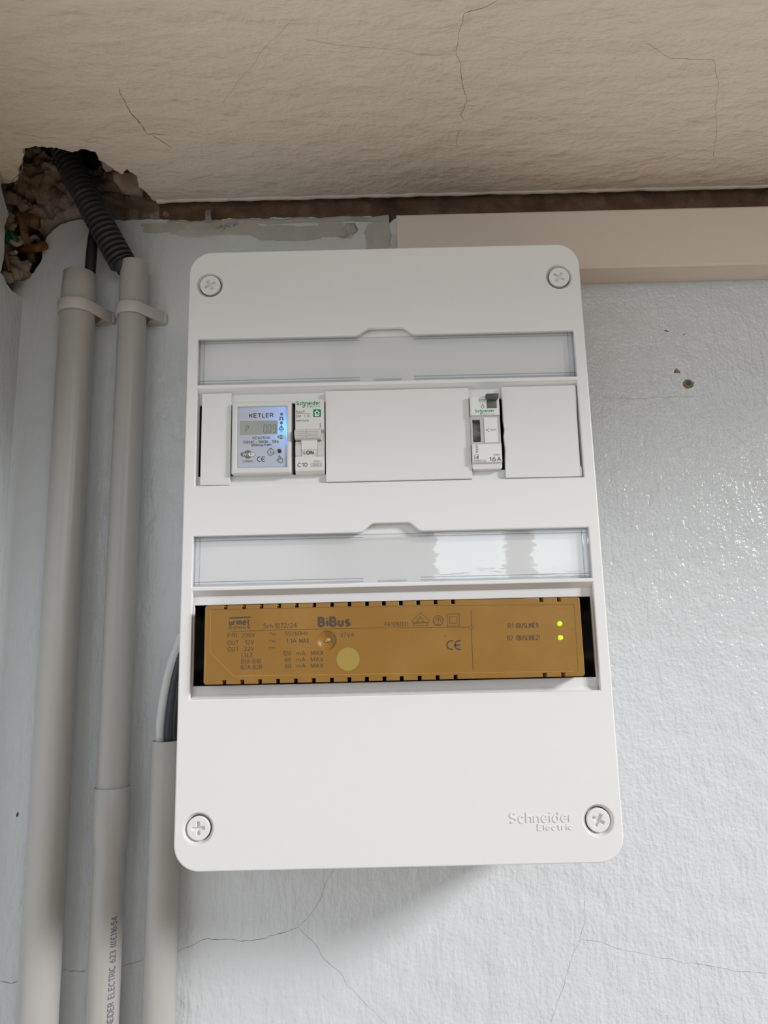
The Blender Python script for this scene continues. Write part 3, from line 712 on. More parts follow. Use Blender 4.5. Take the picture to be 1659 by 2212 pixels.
seg7(ik, 305, 340, 525, 638, 'abfge', 14); seg7(ik, 600, 645, 510, 638, 'abcdef', 6); seg7(ik, 672, 716, 510, 638, 'abcdef', 6); seg7(ik, 752, 796, 510, 638, 'abcdfg', 6)
ik.disc(658, 638, 5); ik.done('display_digits', [M['seg']], lcd)
# push button and status light
q = P(857, 940); bm = bmesh.new(); plate(bm, [circ(q[0], q[1], 1.75, 28), circ(q[0], q[1], 1.2, 28)], FYm - .35, FYm, .12, 0, 2); finish('button_ring', bm, mat('chromed_button_ring', (.8, .8, .8), .15, metal=1), mt)
bm = bmesh.new(); plate(bm, [circ(q[0], q[1], 1.2, 28)], FYm - .15, FYm + .1, 0); finish('push_button', bm, M['dark'], mt)
q = P(893, 622); bm = bmesh.new(); plate(bm, [circ(q[0], q[1], .75, 20)], FYm - .18, FYm, .08, 0, 1); sl = finish('status_light', bm, M['blueled'], mt); sl['label'] = 'small lit blue status light'
# the blue indicator sits behind the thin translucent face and shines through it
for dz, e in ((0, .055), (3.6, .035)):
    pl = bpy.data.lights.new('status_glow', 'POINT'); pl.energy = e; pl.color = (.02, .38, 1); pl.shadow_soft_size = .0006
    po = bpy.data.objects.new('status_glow', pl); COL.objects.link(po); po.location = (q[0] * .001, (FYm + 1.15) * .001, (q[1] + dz + ZB) * .001)

# ------------------------------------------------------------------ circuit breaker
cb = thing('circuit_breaker', 'narrow white circuit breaker marked C10 with a green house badge, right of the energy meter', 'circuit breaker', (-49, -38, 39.5))
Y = -96.0; ik = Ink(Y, 490, 850, 7.541); P = ik.p
a = P(1112, 95); b = P(1590, 1290); x0, x1, z0, z1 = a[0], b[0], b[1], a[1]
def profile_body(bm, x0, x1, prof, midx=0):
    """extrude a (y,z) outline along x"""
    L = [bm.verts.new((x0, y, z)) for y, z in prof]; R = [bm.verts.new((x1, y, z)) for y, z in prof]; n = len(prof)
    fs = [bm.faces.new(L), bm.faces.new(list(reversed(R)))] + [bm.faces.new((L[i], R[i], R[(i + 1) % n], L[(i + 1) % n])) for i in range(n)]
    for f in fs: f.material_index = midx
    bmesh.ops.bevel(bm, geom=[e for e in bm.edges if e.is_valid and (e.verts[0] in L and e.verts[1] in L or e.verts[0] in R and e.verts[1] in R)], offset=.35, segments=2, affect='EDGES')
zt1 = P(1300, 590)[1]; zt0 = P(1300, 1032)[1]      # toggle well
bm = bmesh.new()
profile_body(bm, x0, x1, [(-38, z1 - 0), (Y + 2.5, z1), (Y + .4, z1 - .35), (Y, z1 - 1.2), (Y, zt1), (Y + 3.2, zt1 - .8), (Y + 3.2, zt0 + 2), (Y, zt0), (Y, z0 + 3.2), (Y + .5, z0 + 1.6), (Y + 2.2, z0 + .3), (Y + 4, z0), (-38, z0)])
finish('housing', bm, M['device'], cb, recalc=True)
hs = cb.children[-1]
# cheeks beside the toggle window
bm = bmesh.new()
for u0, u1 in ((1112, 1212), (1475, 1588)):
    aa = P(u0, 765); bb = P(u1, 1030); prof = [(Y + 3.2, aa[1]), (Y + .6, aa[1] - .6), (Y - .6, (aa[1] + bb[1]) / 2 + 2), (Y - .4, bb[1] + 1), (Y + .2, bb[1]), (Y + 3.2, bb[1])]
    L = [bm.verts.new((aa[0] + .2, y, z)) for y, z in prof]; R = [bm.verts.new((bb[0] - .1, y, z)) for y, z in prof]; n = len(prof)
    bm.faces.new(L); bm.faces.new(list(reversed(R)))
    for i in range(n): bm.faces.new((L[i], R[i], R[(i + 1) % n], L[(i + 1) % n]))
finish('toggle_guard', bm, M['toggle'], cb, recalc=True, smooth=25)
# toggle: ribbed bar above, label below
aa = P(1115, 598); bb = P(1535, 752)
bm = bmesh.new(); zc = (aa[1] + bb[1]) / 2; h = (aa[1] - bb[1]) / 2
prof = [(Y + 3.2, aa[1])] + [(Y - 1.2 - 2.6 * math.sin(PI * t / 10) ** .7, zc + h * math.cos(PI * t / 10)) for t in range(0, 11)] + [(Y + 3.2, bb[1])]
L = [bm.verts.new((aa[0], y, z)) for y, z in prof]; R = [bm.verts.new((bb[0], y, z)) for y, z in prof]; n = len(prof)
bm.faces.new(L); bm.faces.new(list(reversed(R)))
for i in range(n): bm.faces.new((L[i], R[i], R[(i + 1) % n], L[(i + 1) % n]))
bmesh.ops.recalc_face_normals(bm, faces=bm.faces)
xm = (aa[0] + bb[0]) / 2
for dz in (1.1, 0, -1.1): box(bm, aa[0] + 1.5, bb[0] - 1.5, Y - 4.05, Y - 3.3, zc + dz - .12, zc + dz + .12)
box(bm, xm - .25, xm + .25, Y - 4.1, Y - 3.3, zc - 2, zc + 2)
tg = finish('toggle', bm, M['toggle'], cb, smooth=30)
aa = P(1215, 757); bb = P(1478, 1026); bm = bmesh.new()
prof = [(Y + 3, aa[1]), (Y - 1.0, aa[1]), (Y - .6, bb[1] + 4.5), (Y - .1, bb[1] + 4.3), (Y + .9, bb[1]), (Y + 3, bb[1])]
L = [bm.verts.new((aa[0], y, z)) for y, z in prof]; R = [bm.verts.new((bb[0], y, z)) for y, z in prof]; n = len(prof)
bm.faces.new(L); bm.faces.new(list(reversed(R)))
for i in range(n): bm.faces.new((L[i], R[i], R[(i + 1) % n], L[(i + 1) % n]))
finish('toggle_tongue', bm, M['device'], tg, recalc=True, smooth=20)
ik = Ink(Y - .55, 490, 850, 7.541); ik.t('I.ON', 1250, 1412, 928, 988, .03, 0, thick=1.4)
for v in ik.bm.verts: v.co.y = Y + .55 - (Y + .55 - (Y - .25)) * (v.co.z - P(1300, 1030)[1]) / 4.5 - (.1 if v.co.y < Y - .8 else 0)
ik.done('printed_text', [M['black']], tg)
def schneider(ik, x0, x1, y0, y1, ex0, ex1, ey0, ey1, sw):
    ik.t('Schneider', x0, x1, y0, y1, .035, 1); ik.t('Electric', ex0, ex1, ey0, ey1, .012, 1)
    ik.loops([[(sw[0] + sw[2] * (math.cos(t) + .45 * math.sin(-t)), sw[1] + sw[3] * math.sin(t)) for t in [2 * PI * i / 20 for i in range(20)]],
              [(sw[0] + sw[2] * .45 * (math.cos(t) + .5 * math.sin(-t)), sw[1] + sw[3] * .5 * math.sin(t)) for t in [2 * PI * i / 20 for i in range(20)]]], 1)
ik = Ink(Y, 490, 850, 7.541)
schneider(ik, 1130, 1525, 122, 188, 1305, 1520, 190, 224, (1257, 210, 21, 25))
ik.t('Resi9', 1125, 1270, 276, 318, .008, 2); ik.line([(1125, 330), (1362, 325)], .18, 2); ik.t('DM', 1127, 1207, 350, 391, .005, 2); ik.t('C10', 1260, 1356, 345, 386, .005, 2)
ik.t('R9PFC610', 1128, 1335, 428, 461, .012, 2); ik.t('20W14', 1513, 1538, 480, 572, .012, 2, rot=1)
ik.poly([(1412, 258), (1524, 258), (1532, 266), (1532, 374), (1524, 382), (1414, 382), (1406, 374), (1406, 266)], 3)
Yo = ik.Y; ik.Y = Yo - .05
ik.line([(1428, 318), (1468, 280), (1510, 318)], .6, 4); ik.line([(1440, 312), (1440, 362), (1500, 362), (1500, 312)], .5, 4); ik.line([(1452, 362), (1452, 334), (1474, 334), (1474, 362)], .4, 4); ik.Y = Yo
ik.t('C10', 1150, 1312, 1128, 1196, .008, 0); ik.t('230V~', 1408, 1546, 1090, 1122, .006, 2)
ik.line([(1372, 1138), (1545, 1134), (1545, 1186), (1372, 1192)], .14, 2, closed=True); ik.line([(1500, 1137), (1500, 1188)], .12, 2)
ik.t('3000', 1390, 1490, 1148, 1182, .006, 2); ik.t('3', 1512, 1534, 1146, 1180, .006, 2)
ik.done('printed_text', [M['black'], M['green'], M['greyink'], M['greenblk'], M['white']], hs)

# ------------------------------------------------------------------ stair-light timer
tm = thing('stairwell_timer', 'narrow light grey timer switch marked 16A with a dark grey lever and minute dial', 'timer switch', (61, -38, 39.5))
Y = -96.5; ik = Ink(Y, 1000, 850, 13.01); P = ik.p
a = P(195, 60); b = P(1105, 2095); x0, x1, z0, z1 = a[0], b[0], b[1], a[1]
x1 = (P(1030, 100)[0] + b[0]) / 2; x0 = (P(190, 100)[0] + P(275, 2000)[0]) / 2
zl1 = P(600, 615)[1]; zl0 = P(600, 1410)[1]; zb = P(600, 1935)[1]
dx0, dz1 = P(268, 728); dx1, dz0 = P(512, 1352)
bm = bmesh.new()
plate(bm, [rrect(x0, x1, z0, z1, 1.3, 3), rect(dx0, dx1, dz0, dz1)], Y + 1.6, -88, .4, 0, 2)
plate(bm, [rect(x0 + .5, x1 - .5, z0 + .5, z1 - .5)], -88, -38, .3)
plate(bm, [rect(x0, x1, zl1, z1 - .2)], Y, Y + 4, .5, 0, 2); 
plate(bm, [rect(x0, x1, zb, zl0)], Y, Y + 4, .3, 0, 2)
hs = finish('housing', bm, M['device'], tm)
bm = bmesh.new()
plate(bm, [rect(x0 + .05, x1 - .05, zl0 + .1, zl1 - .1), rect(dx0, dx1, dz0, dz1)], Y + .8, Y + 3, .1, 0, 1)
finish('grey_band', bm, M['band'], tm)
q0 = P(588, 672); q1 = P(1000, 1372)
bm = bmesh.new(); plate(bm, [rect(q0[0], q1[0], q1[1], q0[1])], Y + .3, Y + 1.2, .15, 0, 1); mp_ = finish('minute_marker_plate', bm, M['paper'], tm)
bm = bmesh.new(); plate(bm, [rect(x0 + .9, x1 - .7, zl1 + .4, z1 - .9)], Y - .06, Y + .2, 0); plate(bm, [rect(x0 + .9, x1 - .7, zb + .2, zl0 - .6)], Y - .06, Y + .2, 0)
lb = finish('front_label', bm, M['paper'], tm)
# minute dial: horizontal drum behind the slot
bm = bmesh.new(); zc = (dz0 + dz1) / 2; r = 9.5; prof = []
for i in range(13):
    t = math.radians(-48 + 96 * i / 12); prof.append((Y + 1.3 + r - r * math.cos(t), zc + r * math.sin(t)))
L = [bm.verts.new((dx0 - .1, y, z)) for y, z in prof]; R = [bm.verts.new((dx1 + .1, y, z)) for y, z in prof]
for i in range(len(prof) - 1): bm.faces.new((L[i], R[i], R[i + 1], L[i + 1]))
for dz in (-3.4, 1.9, 5.2, -5.4):
    yd = Y + 1.3 + r - math.sqrt(r * r - dz * dz); box(bm, dx0, dx1, yd - .12, yd + 1, zc + dz - .13, zc + dz + .13)
dial = finish('minute_dial', bm, M['midgrey'], tm, smooth=60, recalc=True)
def zcurve(ik):
    for v in ik.bm.verts:
        s = min(max((v.co.z - zc) / r, -.9), .9); v.co.y = Y + 1.3 + r - r * math.sqrt(1 - s * s) - (.1 if v.co.y < ik.Y - .03 else 0)
ik = Ink(Y + 1.2, 1000, 850, 13.01); ik.t('4.5', 372, 478, 785, 842, .03, 0); ik.t('5', 408, 475, 955, 1072, .01, 0); ik.t('5.5', 395, 498, 1205, 1270, .03, 0)
zcurve(ik); ik.done('dial_numbers', [M['dark']], dial)
# lever
a1 = P(625, 30); b1 = P(990, 150); a2 = P(665, 190); b2 = P(955, 410)
bm = bmesh.new(); box(bm, a1[0], b1[0] - .1, Y - 3.2, Y + .6, b1[1] - .3, a1[1] - .4, .35)
box(bm, a2[0] - .2, b2[0] + .2, Y - 3.0, Y - .4, a2[1] - .3, b1[1] + .3, .3)
lv = finish('lever', bm, M['darkgrey'], tm)
bm = bmesh.new(); box(bm, a2[0], b2[0], Y - .5, Y + .6, b2[1], a2[1], .2); box(bm, a2[0] + .2, b2[0] - .2, Y - .7, Y, b2[1] + .2, b2[1] + 1.1, .2); finish('lever_base', bm, M['midgrey'], lv)
ik = Ink(Y - .06, 1000, 850, 13.01)
ik.t('auto', 445, 620, 150, 198, .02, 2); ik.ring(553, 370, 32, 9, 2)
for a in range(0, 360, 45):
    if a != 270: ik.line([(553 + 42 * math.cos(math.radians(a)), 370 + 42 * math.sin(math.radians(a))), (553 + 58 * math.cos(math.radians(a)), 370 + 58 * math.sin(math.radians(a)))], .3, 2)
ik.line([(540, 330), (540, 305), (566, 305), (566, 330)], .25, 2)
schneider(ik, 335, 890, 443, 528, 580, 882, 550, 586, (517, 560, 30, 34))
ik.t('16655', 352, 430, 1440, 1680, .008, 2, rot=1); ik.t("MIN'clic", 325, 678, 1850, 1926, .006, 3); ik.t('16A', 735, 1082, 1778, 1908, .04, 3); ik.t('230V~', 860, 1070, 1692, 1746, .008, 2)
ik.line([(325, 1760), (345, 1725), (430, 1715), (435, 1830), (325, 1830)], .3, 3, closed=True); ik.poly([(385, 1760), (432, 1750), (432, 1830), (385, 1830)], 3); ik.line([(340, 1790), (375, 1790)], .4, 3)
ik.done('printed_text', [M['black'], M['green'], M['greyink'], M['violet']], lb)
ik = Ink(Y + .3, 1000, 850, 13.01); ik.line([(742, 978), (642, 1022), (742, 1068)], .3, 0); ik.t('min.', 768, 955, 985, 1045, .006, 0); ik.done('printed_text', [M['greyink']], mp_)

# ------------------------------------------------------------------ ochre power supply
ps = thing('power_supply', 'wide ochre power supply with brown lettering and two lit green lights in the lower row', 'power supply', (0, -38, -87))
Y = -101.0
ik = Ink(Y, 0, 0, 1); P = ik.p
x0 = P(441, 1390)[0]; x1 = P(1258.5, 1380)[0]; z1 = (P(444, 1305)[1] + P(1253, 1293)[1]) / 2; z0 = (P(438, 1474.6)[1] + P(1263.5, 1465.6)[1]) / 2
tn = [487, 526.6, 564.5, 602.5, 640.5, 678.5, 716.5, 754.4, 792.4, 829, 866, 903.5, 941, 979, 1169.7, 1207.8]
bn = [484, 523, 561, 600, 638.5, 677.5, 716.5, 754.4, 792.4, 830.5, 868, 906.8, 946, 984.7, 1178, 1217.8]
up = [P(t, 1302)[0] for t in tn]; dn = [P(t, 1470)[0] for t in bn]
r = 1.6; nw, nh = 1.1, 2.3
lp = [(x0 + r - r * math.cos(t), z0 + r - r * math.sin(t)) for t in [0, PI / 6, PI / 3, PI / 2]]
for x in dn: lp += [(x - nw, z0), (x - nw, z0 + nh), (x + nw, z0 + nh), (x + nw, z0)]
lp += [(x1 - r + r * math.sin(t), z0 + r - r * math.cos(t)) for t in [0, PI / 6, PI / 3, PI / 2]] + [(x1 - r + r * math.cos(t), z1 - r + r * math.sin(t)) for t in [0, PI / 6, PI / 3, PI / 2]]
for x in reversed(up): lp += [(x + nw, z1), (x + nw, z1 - nh), (x - nw, z1 - nh), (x - nw, z1)]
lp += [(x0 + r - r * math.sin(t), z1 - r + r * math.cos(t)) for t in [0, PI / 6, PI / 3, PI / 2]]
dq = at(400 + 1210 / 3.95, 1270 + 447 / 3.95, Y)
leds = [at(1209.8, 1347, Y), at(1211.5, 1377.1, Y)]
bm = bmesh.new()
plate(bm, [lp, circ(dq.x, dq.z, 5.4, 32)] + [circ(q.x, q.z, 1.55, 20) for q in leds], Y, Y + 9, .4, 0, 2)
plate(bm, [rect(x0 + 3, x1 - 3, z0 + 2.6, z1 - 2.6)], Y + 8.5, -38, .3)
# dished screw recess
n = 32
for k in range(6):
    r0 = 5.5 * math.cos(k / 6 * PI / 2) ** .8; r1 = 5.5 * math.cos((k + 1) / 6 * PI / 2) ** .8 if k < 5 else .01
    d0 = .35 + 2.4 * k / 6; d1 = .35 + 2.4 * (k + 1) / 6
    A = [bm.verts.new((dq.x + r0 * math.cos(2 * PI * i / n), Y + d0, dq.z + r0 * math.sin(2 * PI * i / n))) for i in range(n)]
    B = [bm.verts.new((dq.x + r1 * math.cos(2 * PI * i / n), Y + d1, dq.z + r1 * math.sin(2 * PI * i / n))) for i in range(n)]
    for i in range(n): bm.faces.new((A[i], A[(i + 1) % n], B[(i + 1) % n], B[i]))
hs = finish('housing', bm, M['ochre'], ps)
bm = bmesh.new(); lump(bm, (dq.x + .4, Y + 2.3, dq.z + .3), (1.6, .9, 1.2), 4, 2); lump(bm, (dq.x - .6, Y + 2.4, dq.z - .4), (1.3, .8, .9), 6, 2)
finish('glue_blob', bm, M['ochrehi'], hs, smooth=60)
for q in leds:
    bm = bmesh.new(); plate(bm, [circ(q.x, q.z, 1.4, 20)], Y - .15, Y + 3, .5, 0, 3); plate(bm, [circ(q.x + .1, q.z - .1, .45, 12)], Y - .2, Y, .05, 1)
    o = finish('indicator_light', bm, [M['led'], M['ledhot']], ps)
    o['label'] = 'lit green indicator light'
ik = Ink(Y); ik.frame(400, 1270, 3.95)
sq = at(400 + 1390 / 3.95, 1270 + 607 / 3.95, Y)
bm = bmesh.new(); plate(bm, [circ(sq.x, sq.z, 6.6, 40)], Y - .08, Y, .02, 0, 1); finish('round_sticker', bm, M['sticker'], ps)
T = ik.t
T('urmet', 373, 552, 264, 320, .055); ik.line([(373, 259), (558, 249)], .85); T('DOMUS', 373, 556, 326, 349, .05)
T('Sch.1072/24', 668, 953, 300, 342, .004); T('BiBus', 1130, 1412, 243, 334, .07)
LN = ik.line; LN([(373, 374), (800, 358), (1659, 340)], .25)
def row(y0, y1, items):
    for s, a, b, dy in items: T(s, a, b, y0 + dy, y1 + dy, .002)
row(383, 420, (('PRI', 362, 442, 2), ('230V', 482, 597, 0), ('50/60Hz', 852, 1045, -14), ('37VA', 1322, 1443, -2)))
row(445, 485, (('OUT', 362, 457, 2), ('12V', 510, 588, -2), ('1.1A', 862, 950, -14), ('MAX', 975, 1058, -14)))
row(501, 540, (('OUT', 362, 457, 2), ('22V', 503, 588, -2)))
row(553, 592, (('L1.L2', 482, 573, 0), ('120', 835, 903, -15), ('mA', 947, 1028, -15), ('MAX', 1073, 1180, -17)))
row(607, 645, (('B1A-B1B', 478, 648, 0), ('60', 850, 903, -13), ('mA', 947, 1028, -15), ('MAX', 1073, 1180, -16)))
row(656, 695, (('B2A-B2B', 475, 658, 0), ('60', 850, 903, -10), ('mA', 947, 1028, -12), ('MAX', 1073, 1180, -13)))
for yy in (391, 452): LN([(716 + i * 5.8, yy - 9 * math.sin(2 * PI * i / 10)) for i in range(11)], .28)
LN([(712, 508), (774, 505)], .28)
for k in range(3): LN([(712 + k * 23, 522 - k), (726 + k * 23, 521 - k)], .28)
ik.frame(800, 1270, 3.016)
LN([(0, 261), (300, 259), (645, 256)], .25); LN([(656, 140), (660, 300), (669, 534)], .25); ik.ring(657, 256, 14, 2.4)
T('PATENTED', 93, 245, 222, 251, .004); T('(BUSLINE1)', 948, 1096, 226, 262, .004); T('(BUSLINE2)', 950, 1103, 306, 342, .004); T('B1', 896, 930, 229, 260, .004); T('B2', 893, 928, 309, 341, .004)
LN([(326, 161), (270, 214), (276, 226), (378, 224), (384, 212)], .25, closed=True); LN([(283, 230), (372, 228), (372, 246), (283, 247)], .25, closed=True)
T('D', 302, 317, 200, 221, .004); T('V', 317, 334, 182, 204, .004); T('E', 337, 351, 199, 220, .004)
ik.ring(442, 213, 33, 3); ik.ring(442, 213, 29, 1.6); LN([(427, 222), (428, 205), (436, 200), (443, 215), (450, 200), (458, 205), (459, 222)], .25); LN([(442, 193), (442, 236)], .25); LN([(432, 238), (452, 238)], .25); LN([(434, 193), (450, 193)], .25)
LN([(499, 170), (579, 168), (580, 248), (502, 250)], .25, closed=True); LN([(517, 187), (564, 186), (564, 230), (518, 231)], .25, closed=True)
ce(ik, 527, 578, 372, 28, 10)
ik.done('printed_text', [M['ochreink']], hs)
# moulded border line: shade painted dark along top and right, highlight painted along left and bottom
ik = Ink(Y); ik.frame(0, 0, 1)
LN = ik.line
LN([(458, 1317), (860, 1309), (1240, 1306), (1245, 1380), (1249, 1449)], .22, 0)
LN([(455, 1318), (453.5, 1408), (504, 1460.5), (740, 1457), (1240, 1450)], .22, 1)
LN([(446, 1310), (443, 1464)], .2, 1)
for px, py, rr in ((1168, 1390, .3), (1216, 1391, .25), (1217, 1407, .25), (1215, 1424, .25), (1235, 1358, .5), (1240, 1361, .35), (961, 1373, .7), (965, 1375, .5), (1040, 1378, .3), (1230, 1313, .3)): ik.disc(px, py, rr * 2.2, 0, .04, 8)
ik.done('moulded_border', [M['ochredark'], M['ochrehi']], hs)

# ------------------------------------------------------------------ cable trunking
tk = thing('cable_trunking', 'ivory rectangular cable trunking running right from above the board, just under the ceiling', 'cable trunking', (400, 0, 209))
bm = bmesh.new(); box(bm, 10.8, 900, -20, -.05, 209, 256, .8); finish('channel', bm, M['trunk'], tk)
bm = bmesh.new(); profile = [(-12, 208.6), (-24.5, 208.6), (-25.8, 210), (-25.8, 254.8), (-24.5, 256.4), (-12, 256.4), (-12, 255.6), (-19, 255.6), (-19, 209.4), (-12, 209.4)]
L = [bm.verts.new((10.6, y, z)) for y, z in profile]; R = [bm.verts.new((900, y, z)) for y, z in profile]; n = len(profile)
for i in range(n): bm.faces.new((L[i], R[i], R[(i + 1) % n], L[(i + 1) % n]))
bm.faces.new(L); bm.faces.new(list(reversed(R)))
finish('lid', bm, M['trunk'], tk, recalc=True, smooth=25)

# ------------------------------------------------------------------ grey pipes, clips, conduits
NPIPE = 96
def pipe(label, x, y, prof, org_z=-ZB):
    bm = bmesh.new(); r, z = prof[-1]
    lathe(bm, x, y, n=NPIPE, prof=prof + [(r - .3, z + .35), (r - 1.6, z + .35), (r - 1.8, z), (r - 1.8, z - 60)])
    return tag(finish('conduit_pipe', bm, M['pipe'], org=(x, y, org_z), smooth=40), label, 'pipe', 'grey plastic conduit pipes')
zt = at(178, 574, -30).z
P1X, P1Y, P2X, P2Y, P3X, P3Y = -232.3, -17, -191.7, -14.5, -155.6, -14.5
p1 = pipe('thickest grey plastic pipe, leftmost on the wall, its open top holding a black cable sleeve', P1X, P1Y, [(12.7, -ZB), (12.7, 194), (12.5, 205), (11.8, zt)])
p1.pop('group')
zt2 = at(272, 560, -22).z
zs = at(240, 1707, -24).z; ze = at(240, 1815, -24).z
p2 = pipe('grey plastic pipe with a widened socket joint, in the middle between two others', P2X, P2Y, [(10.3, -ZB), (10.3, ze - 8), (10.7, ze - 5), (11.5, ze), (11.7, ze + 5), (11.7, zs), (11.5, zs + .5), (10.3, zs + .5), (10.3, zt2)])
p2.pop('group')
zt3 = at(355, 1604, -24).z
p3 = pipe('short grey plastic pipe beside the lower left of the board with cables leaving its top', P3X, P3Y, [(10.4, -ZB), (10.4, zt3)])
p3.pop('group')
# maker's print running up the middle pipe
zlo = at(250, 2246, -20).z; zhi = at(258, 1978, -20).z
bm = bmesh.new(); text_box(bm, 'SCHNEIDER ELECTRIC 623 (((\u20ac)16:54', 0, zhi - zlo, 0, 4.6, 0, .012, thick=.22)
for v in bm.verts:
    ph = math.radians(60) - v.co.z / 10.3; rr = 10.3 - v.co.y
    v.co = Vector((P2X + rr * math.sin(ph), P2Y - rr * math.cos(ph), zlo + v.co.x))
finish('printed_text', bm, [M['greyink']], p2, smooth=0)
# clips
def clip(label, cx, cy, r, z0, foot):
    bm = bmesh.new(); n = 22; h = 9.0; t = 1.6; pr = []
    # hook-shaped strap drawn in plan (x,y): starts left at the wall side, wraps the front, straightens to the foot
    out = []; inn = []
    for i in range(n + 1):
        a = math.radians(215 - 175 * i / n)
        out.append((cx + (r + t) * math.cos(a), cy - (r + t) * math.sin(a))); inn.append((cx + r * math.cos(a), cy - r * math.sin(a)))
    ex = cx + r + foot
    out += [(ex, -3.5), (ex, 0)]; inn += [(ex - 2.2, -3.2), (cx + r * .8, -3.2), (cx + r * .8, 0)]
    lp = out + list(reversed(inn))
    m_ = flat_me([lp], h / 2, .35, 1); add_me(bm, m_, Matrix.Translation((0, 0, z0 + h / 2)))
    t_ = thing('pipe_clip', label, 'pipe clip', (cx, 0, z0), 'pale grey clips holding the pipes')
    t_.pop('group')
    finish('strap', bm, M['clip'], t_)
    bm = bmesh.new(); xw = ex + 1.5
    v = [(cx + r * .55, -.02), (xw, -.02), (xw - 1.5, -4.5), (cx + r + 2.2, -cy * -.75), (cx + r * .98, -5)]
    add_me(bm, flat_me([[(cx + r * .5, -.02), (xw, -.02), (xw - .3, -3), (cx + r + 3, -8.5), (cx + r * 1.02, -7)]], (h - 1.5) / 2, .3, 1), Matrix.Translation((0, 0, z0 + h / 2)))
    finish('foot', bm, M['clip'], t_)
zc1 = at(170, 664, -31).z; zc2 = at(275, 672, -26).z
clip('pale grey clip around the thickest, leftmost pipe', P1X, P1Y, 12.8, zc1, 8.5)
clip('pale grey clip with a visible angled foot around the middle pipe', P2X, P2Y, 10.5, zc2, 10.5)

# corrugated conduit from the middle pipe up into the broken ceiling
A = Vector((-197.5, -15, 222)); Cc = at(140, 326, -22); path = smooth_path([A, at(252, 545, -17), at(195, 440, -22), Cc, Cc + Vector((-3, 14, 30))], 90)
acc = 0; rad = []; last = None; pitch = 4.3
for p in path:
    if last is not None: acc += (p - last).length
    last = p; ph = (acc % pitch) / pitch
    rad.append(10.4 if ph < .56 else 10.4 - 3.0 * math.sin((ph - .56) / .44 * PI) ** .5)
k0 = next(i for i, p in enumerate(path) if p.z > 227)
bm = bmesh.new(); sweep(bm, path[k0:], rad[k0:], 32); sweep(bm, path[:k0 + 2:3], 7.5, 16)
tag(finish('corrugated_conduit', bm, M['corr'], org=tuple(A), smooth=50), 'dark grey corrugated conduit slanting from the middle pipe up into the broken ceiling', 'conduit')
bm = bmesh.new(); q = at(194, 575, -14); sweep(bm, smooth_path([(q.x, -13, 150), (q.x + .3, -13, q.z + 10), (q.x + 1, -8, q.z + 45), (q.x - 2, -2, q.z + 80), (q.x - 14, 10, q.z + 112)], 8), 4.2, 16, flat=.8)
tag(finish('cable_sleeve', bm, M['sleeve'], org=(q.x, -13, 150), smooth=50), 'thin black sleeve rising from the top of the leftmost pipe behind the corrugated conduit', 'cable sleeve')

# cables from the short pipe into the board
def cable(name, label, pix, Ys, r, m, tail):
    pts = [at(x, y, yy) for (x, y), yy in zip(pix, Ys)]
    pts = [Vector((pts[0].x, pts[0].y, pts[0].z - 55))] + pts + tail
    bm = bmesh.new(); sweep(bm, smooth_path(pts, 8), r, 16)
    return tag(finish(name, bm, M[m], org=tuple(pts[0]), smooth=50), label, 'cable')
cable('white_cable', 'white round cable curving from the short pipe up behind the left edge of the board', [(346.5, 1604), (347.5, 1560), (354, 1510), (366, 1450), (385, 1395), (400, 1370)], (-15.5, -16, -17, -18, -19, -20), 3.35, 'whitecable', [Vector((-122.5, -20, -64))])
cable('black_cable', 'black cable just right of the white cable, entering the board from the short pipe', [(364, 1604), (367, 1560), (374, 1500), (386, 1440), (398, 1410)], (-17, -18, -18, -18, -18), 3.2, 'bluegrey', [Vector((-122.5, -20, -78))])
cable('black_cable', 'black cable mostly hidden behind the board edge, closest to the board', [(378, 1604), (379, 1560), (386, 1510), (395, 1470)], (-16, -17, -18, -18), 3.2, 'sleeve', [Vector((-122.5, -20, -92))])
cable('grey_cable', 'thin grey cable squeezed between the white cable and the black cable', [(356.5, 1604), (359.5, 1555), (366, 1505), (377, 1450), (394, 1405)], (-11.5, -13, -14, -15, -16), 1.9, 'wgrey', [Vector((-122.5, -18, -70))])

# cut wires and scraps in the broken corner
def wire(name, label, cat, pix, Ys, r, m, flat=1.0, n=7):
    pts = [at(x / 11.06, 420 + y / 11.06, yy) for (x, y), yy in zip(pix, Ys)]
    bm = bmesh.new(); sweep(bm, smooth_path(pts, n), r, 10, flat=flat)
    return tag(finish(name, bm, M[m], org=tuple(pts[0]), smooth=50), label, cat)
W = wire
W('green_wire', 'short bent green wire in the broken wall corner at the far left', 'wire', [(-60, 900), (120, 880), (250, 930), (310, 1010), (370, 1110), (470, 1180)], (-8, -10, -12, -12, -10, -4), 2.6, 'wgreen')
W('green_wire', 'cut green wire end hooked below the bent green wire', 'wire', [(230, 930), (180, 1020), (140, 1090), (110, 1130)], (-12, -15, -17, -18), 2.3, 'wgreen')
W('fibre_strap', 'curled brown fibre strap hanging down the wire hole in the corner', 'scrap', [(560, 330), (450, 340), (410, 430), (430, 560), (540, 700), (570, 850), (610, 1050), (680, 1250), (740, 1450), (770, 1600)], (0, -6, -9, -10, -10, -8, -5, -2, 2, 6), 3.0, 'wood', .45)
W('fibre_bundle', 'wide brown fibre bundle slanting across the top of the wire hole', 'scrap', [(420, 380), (560, 500), (720, 600), (880, 680), (1010, 730)], (-6, -9, -10, -8, 0), [2, 4.5, 6, 6.5, 5.5][0] * 2.6, 'wood', .35)
W('orange_wire', 'orange-brown wire lying across the bottom of the wire hole', 'wire', [(380, 1320), (560, 1320), (760, 1300), (920, 1270), (1080, 1210)], (4, 0, -4, -6, -2), 3.3, 'worange')
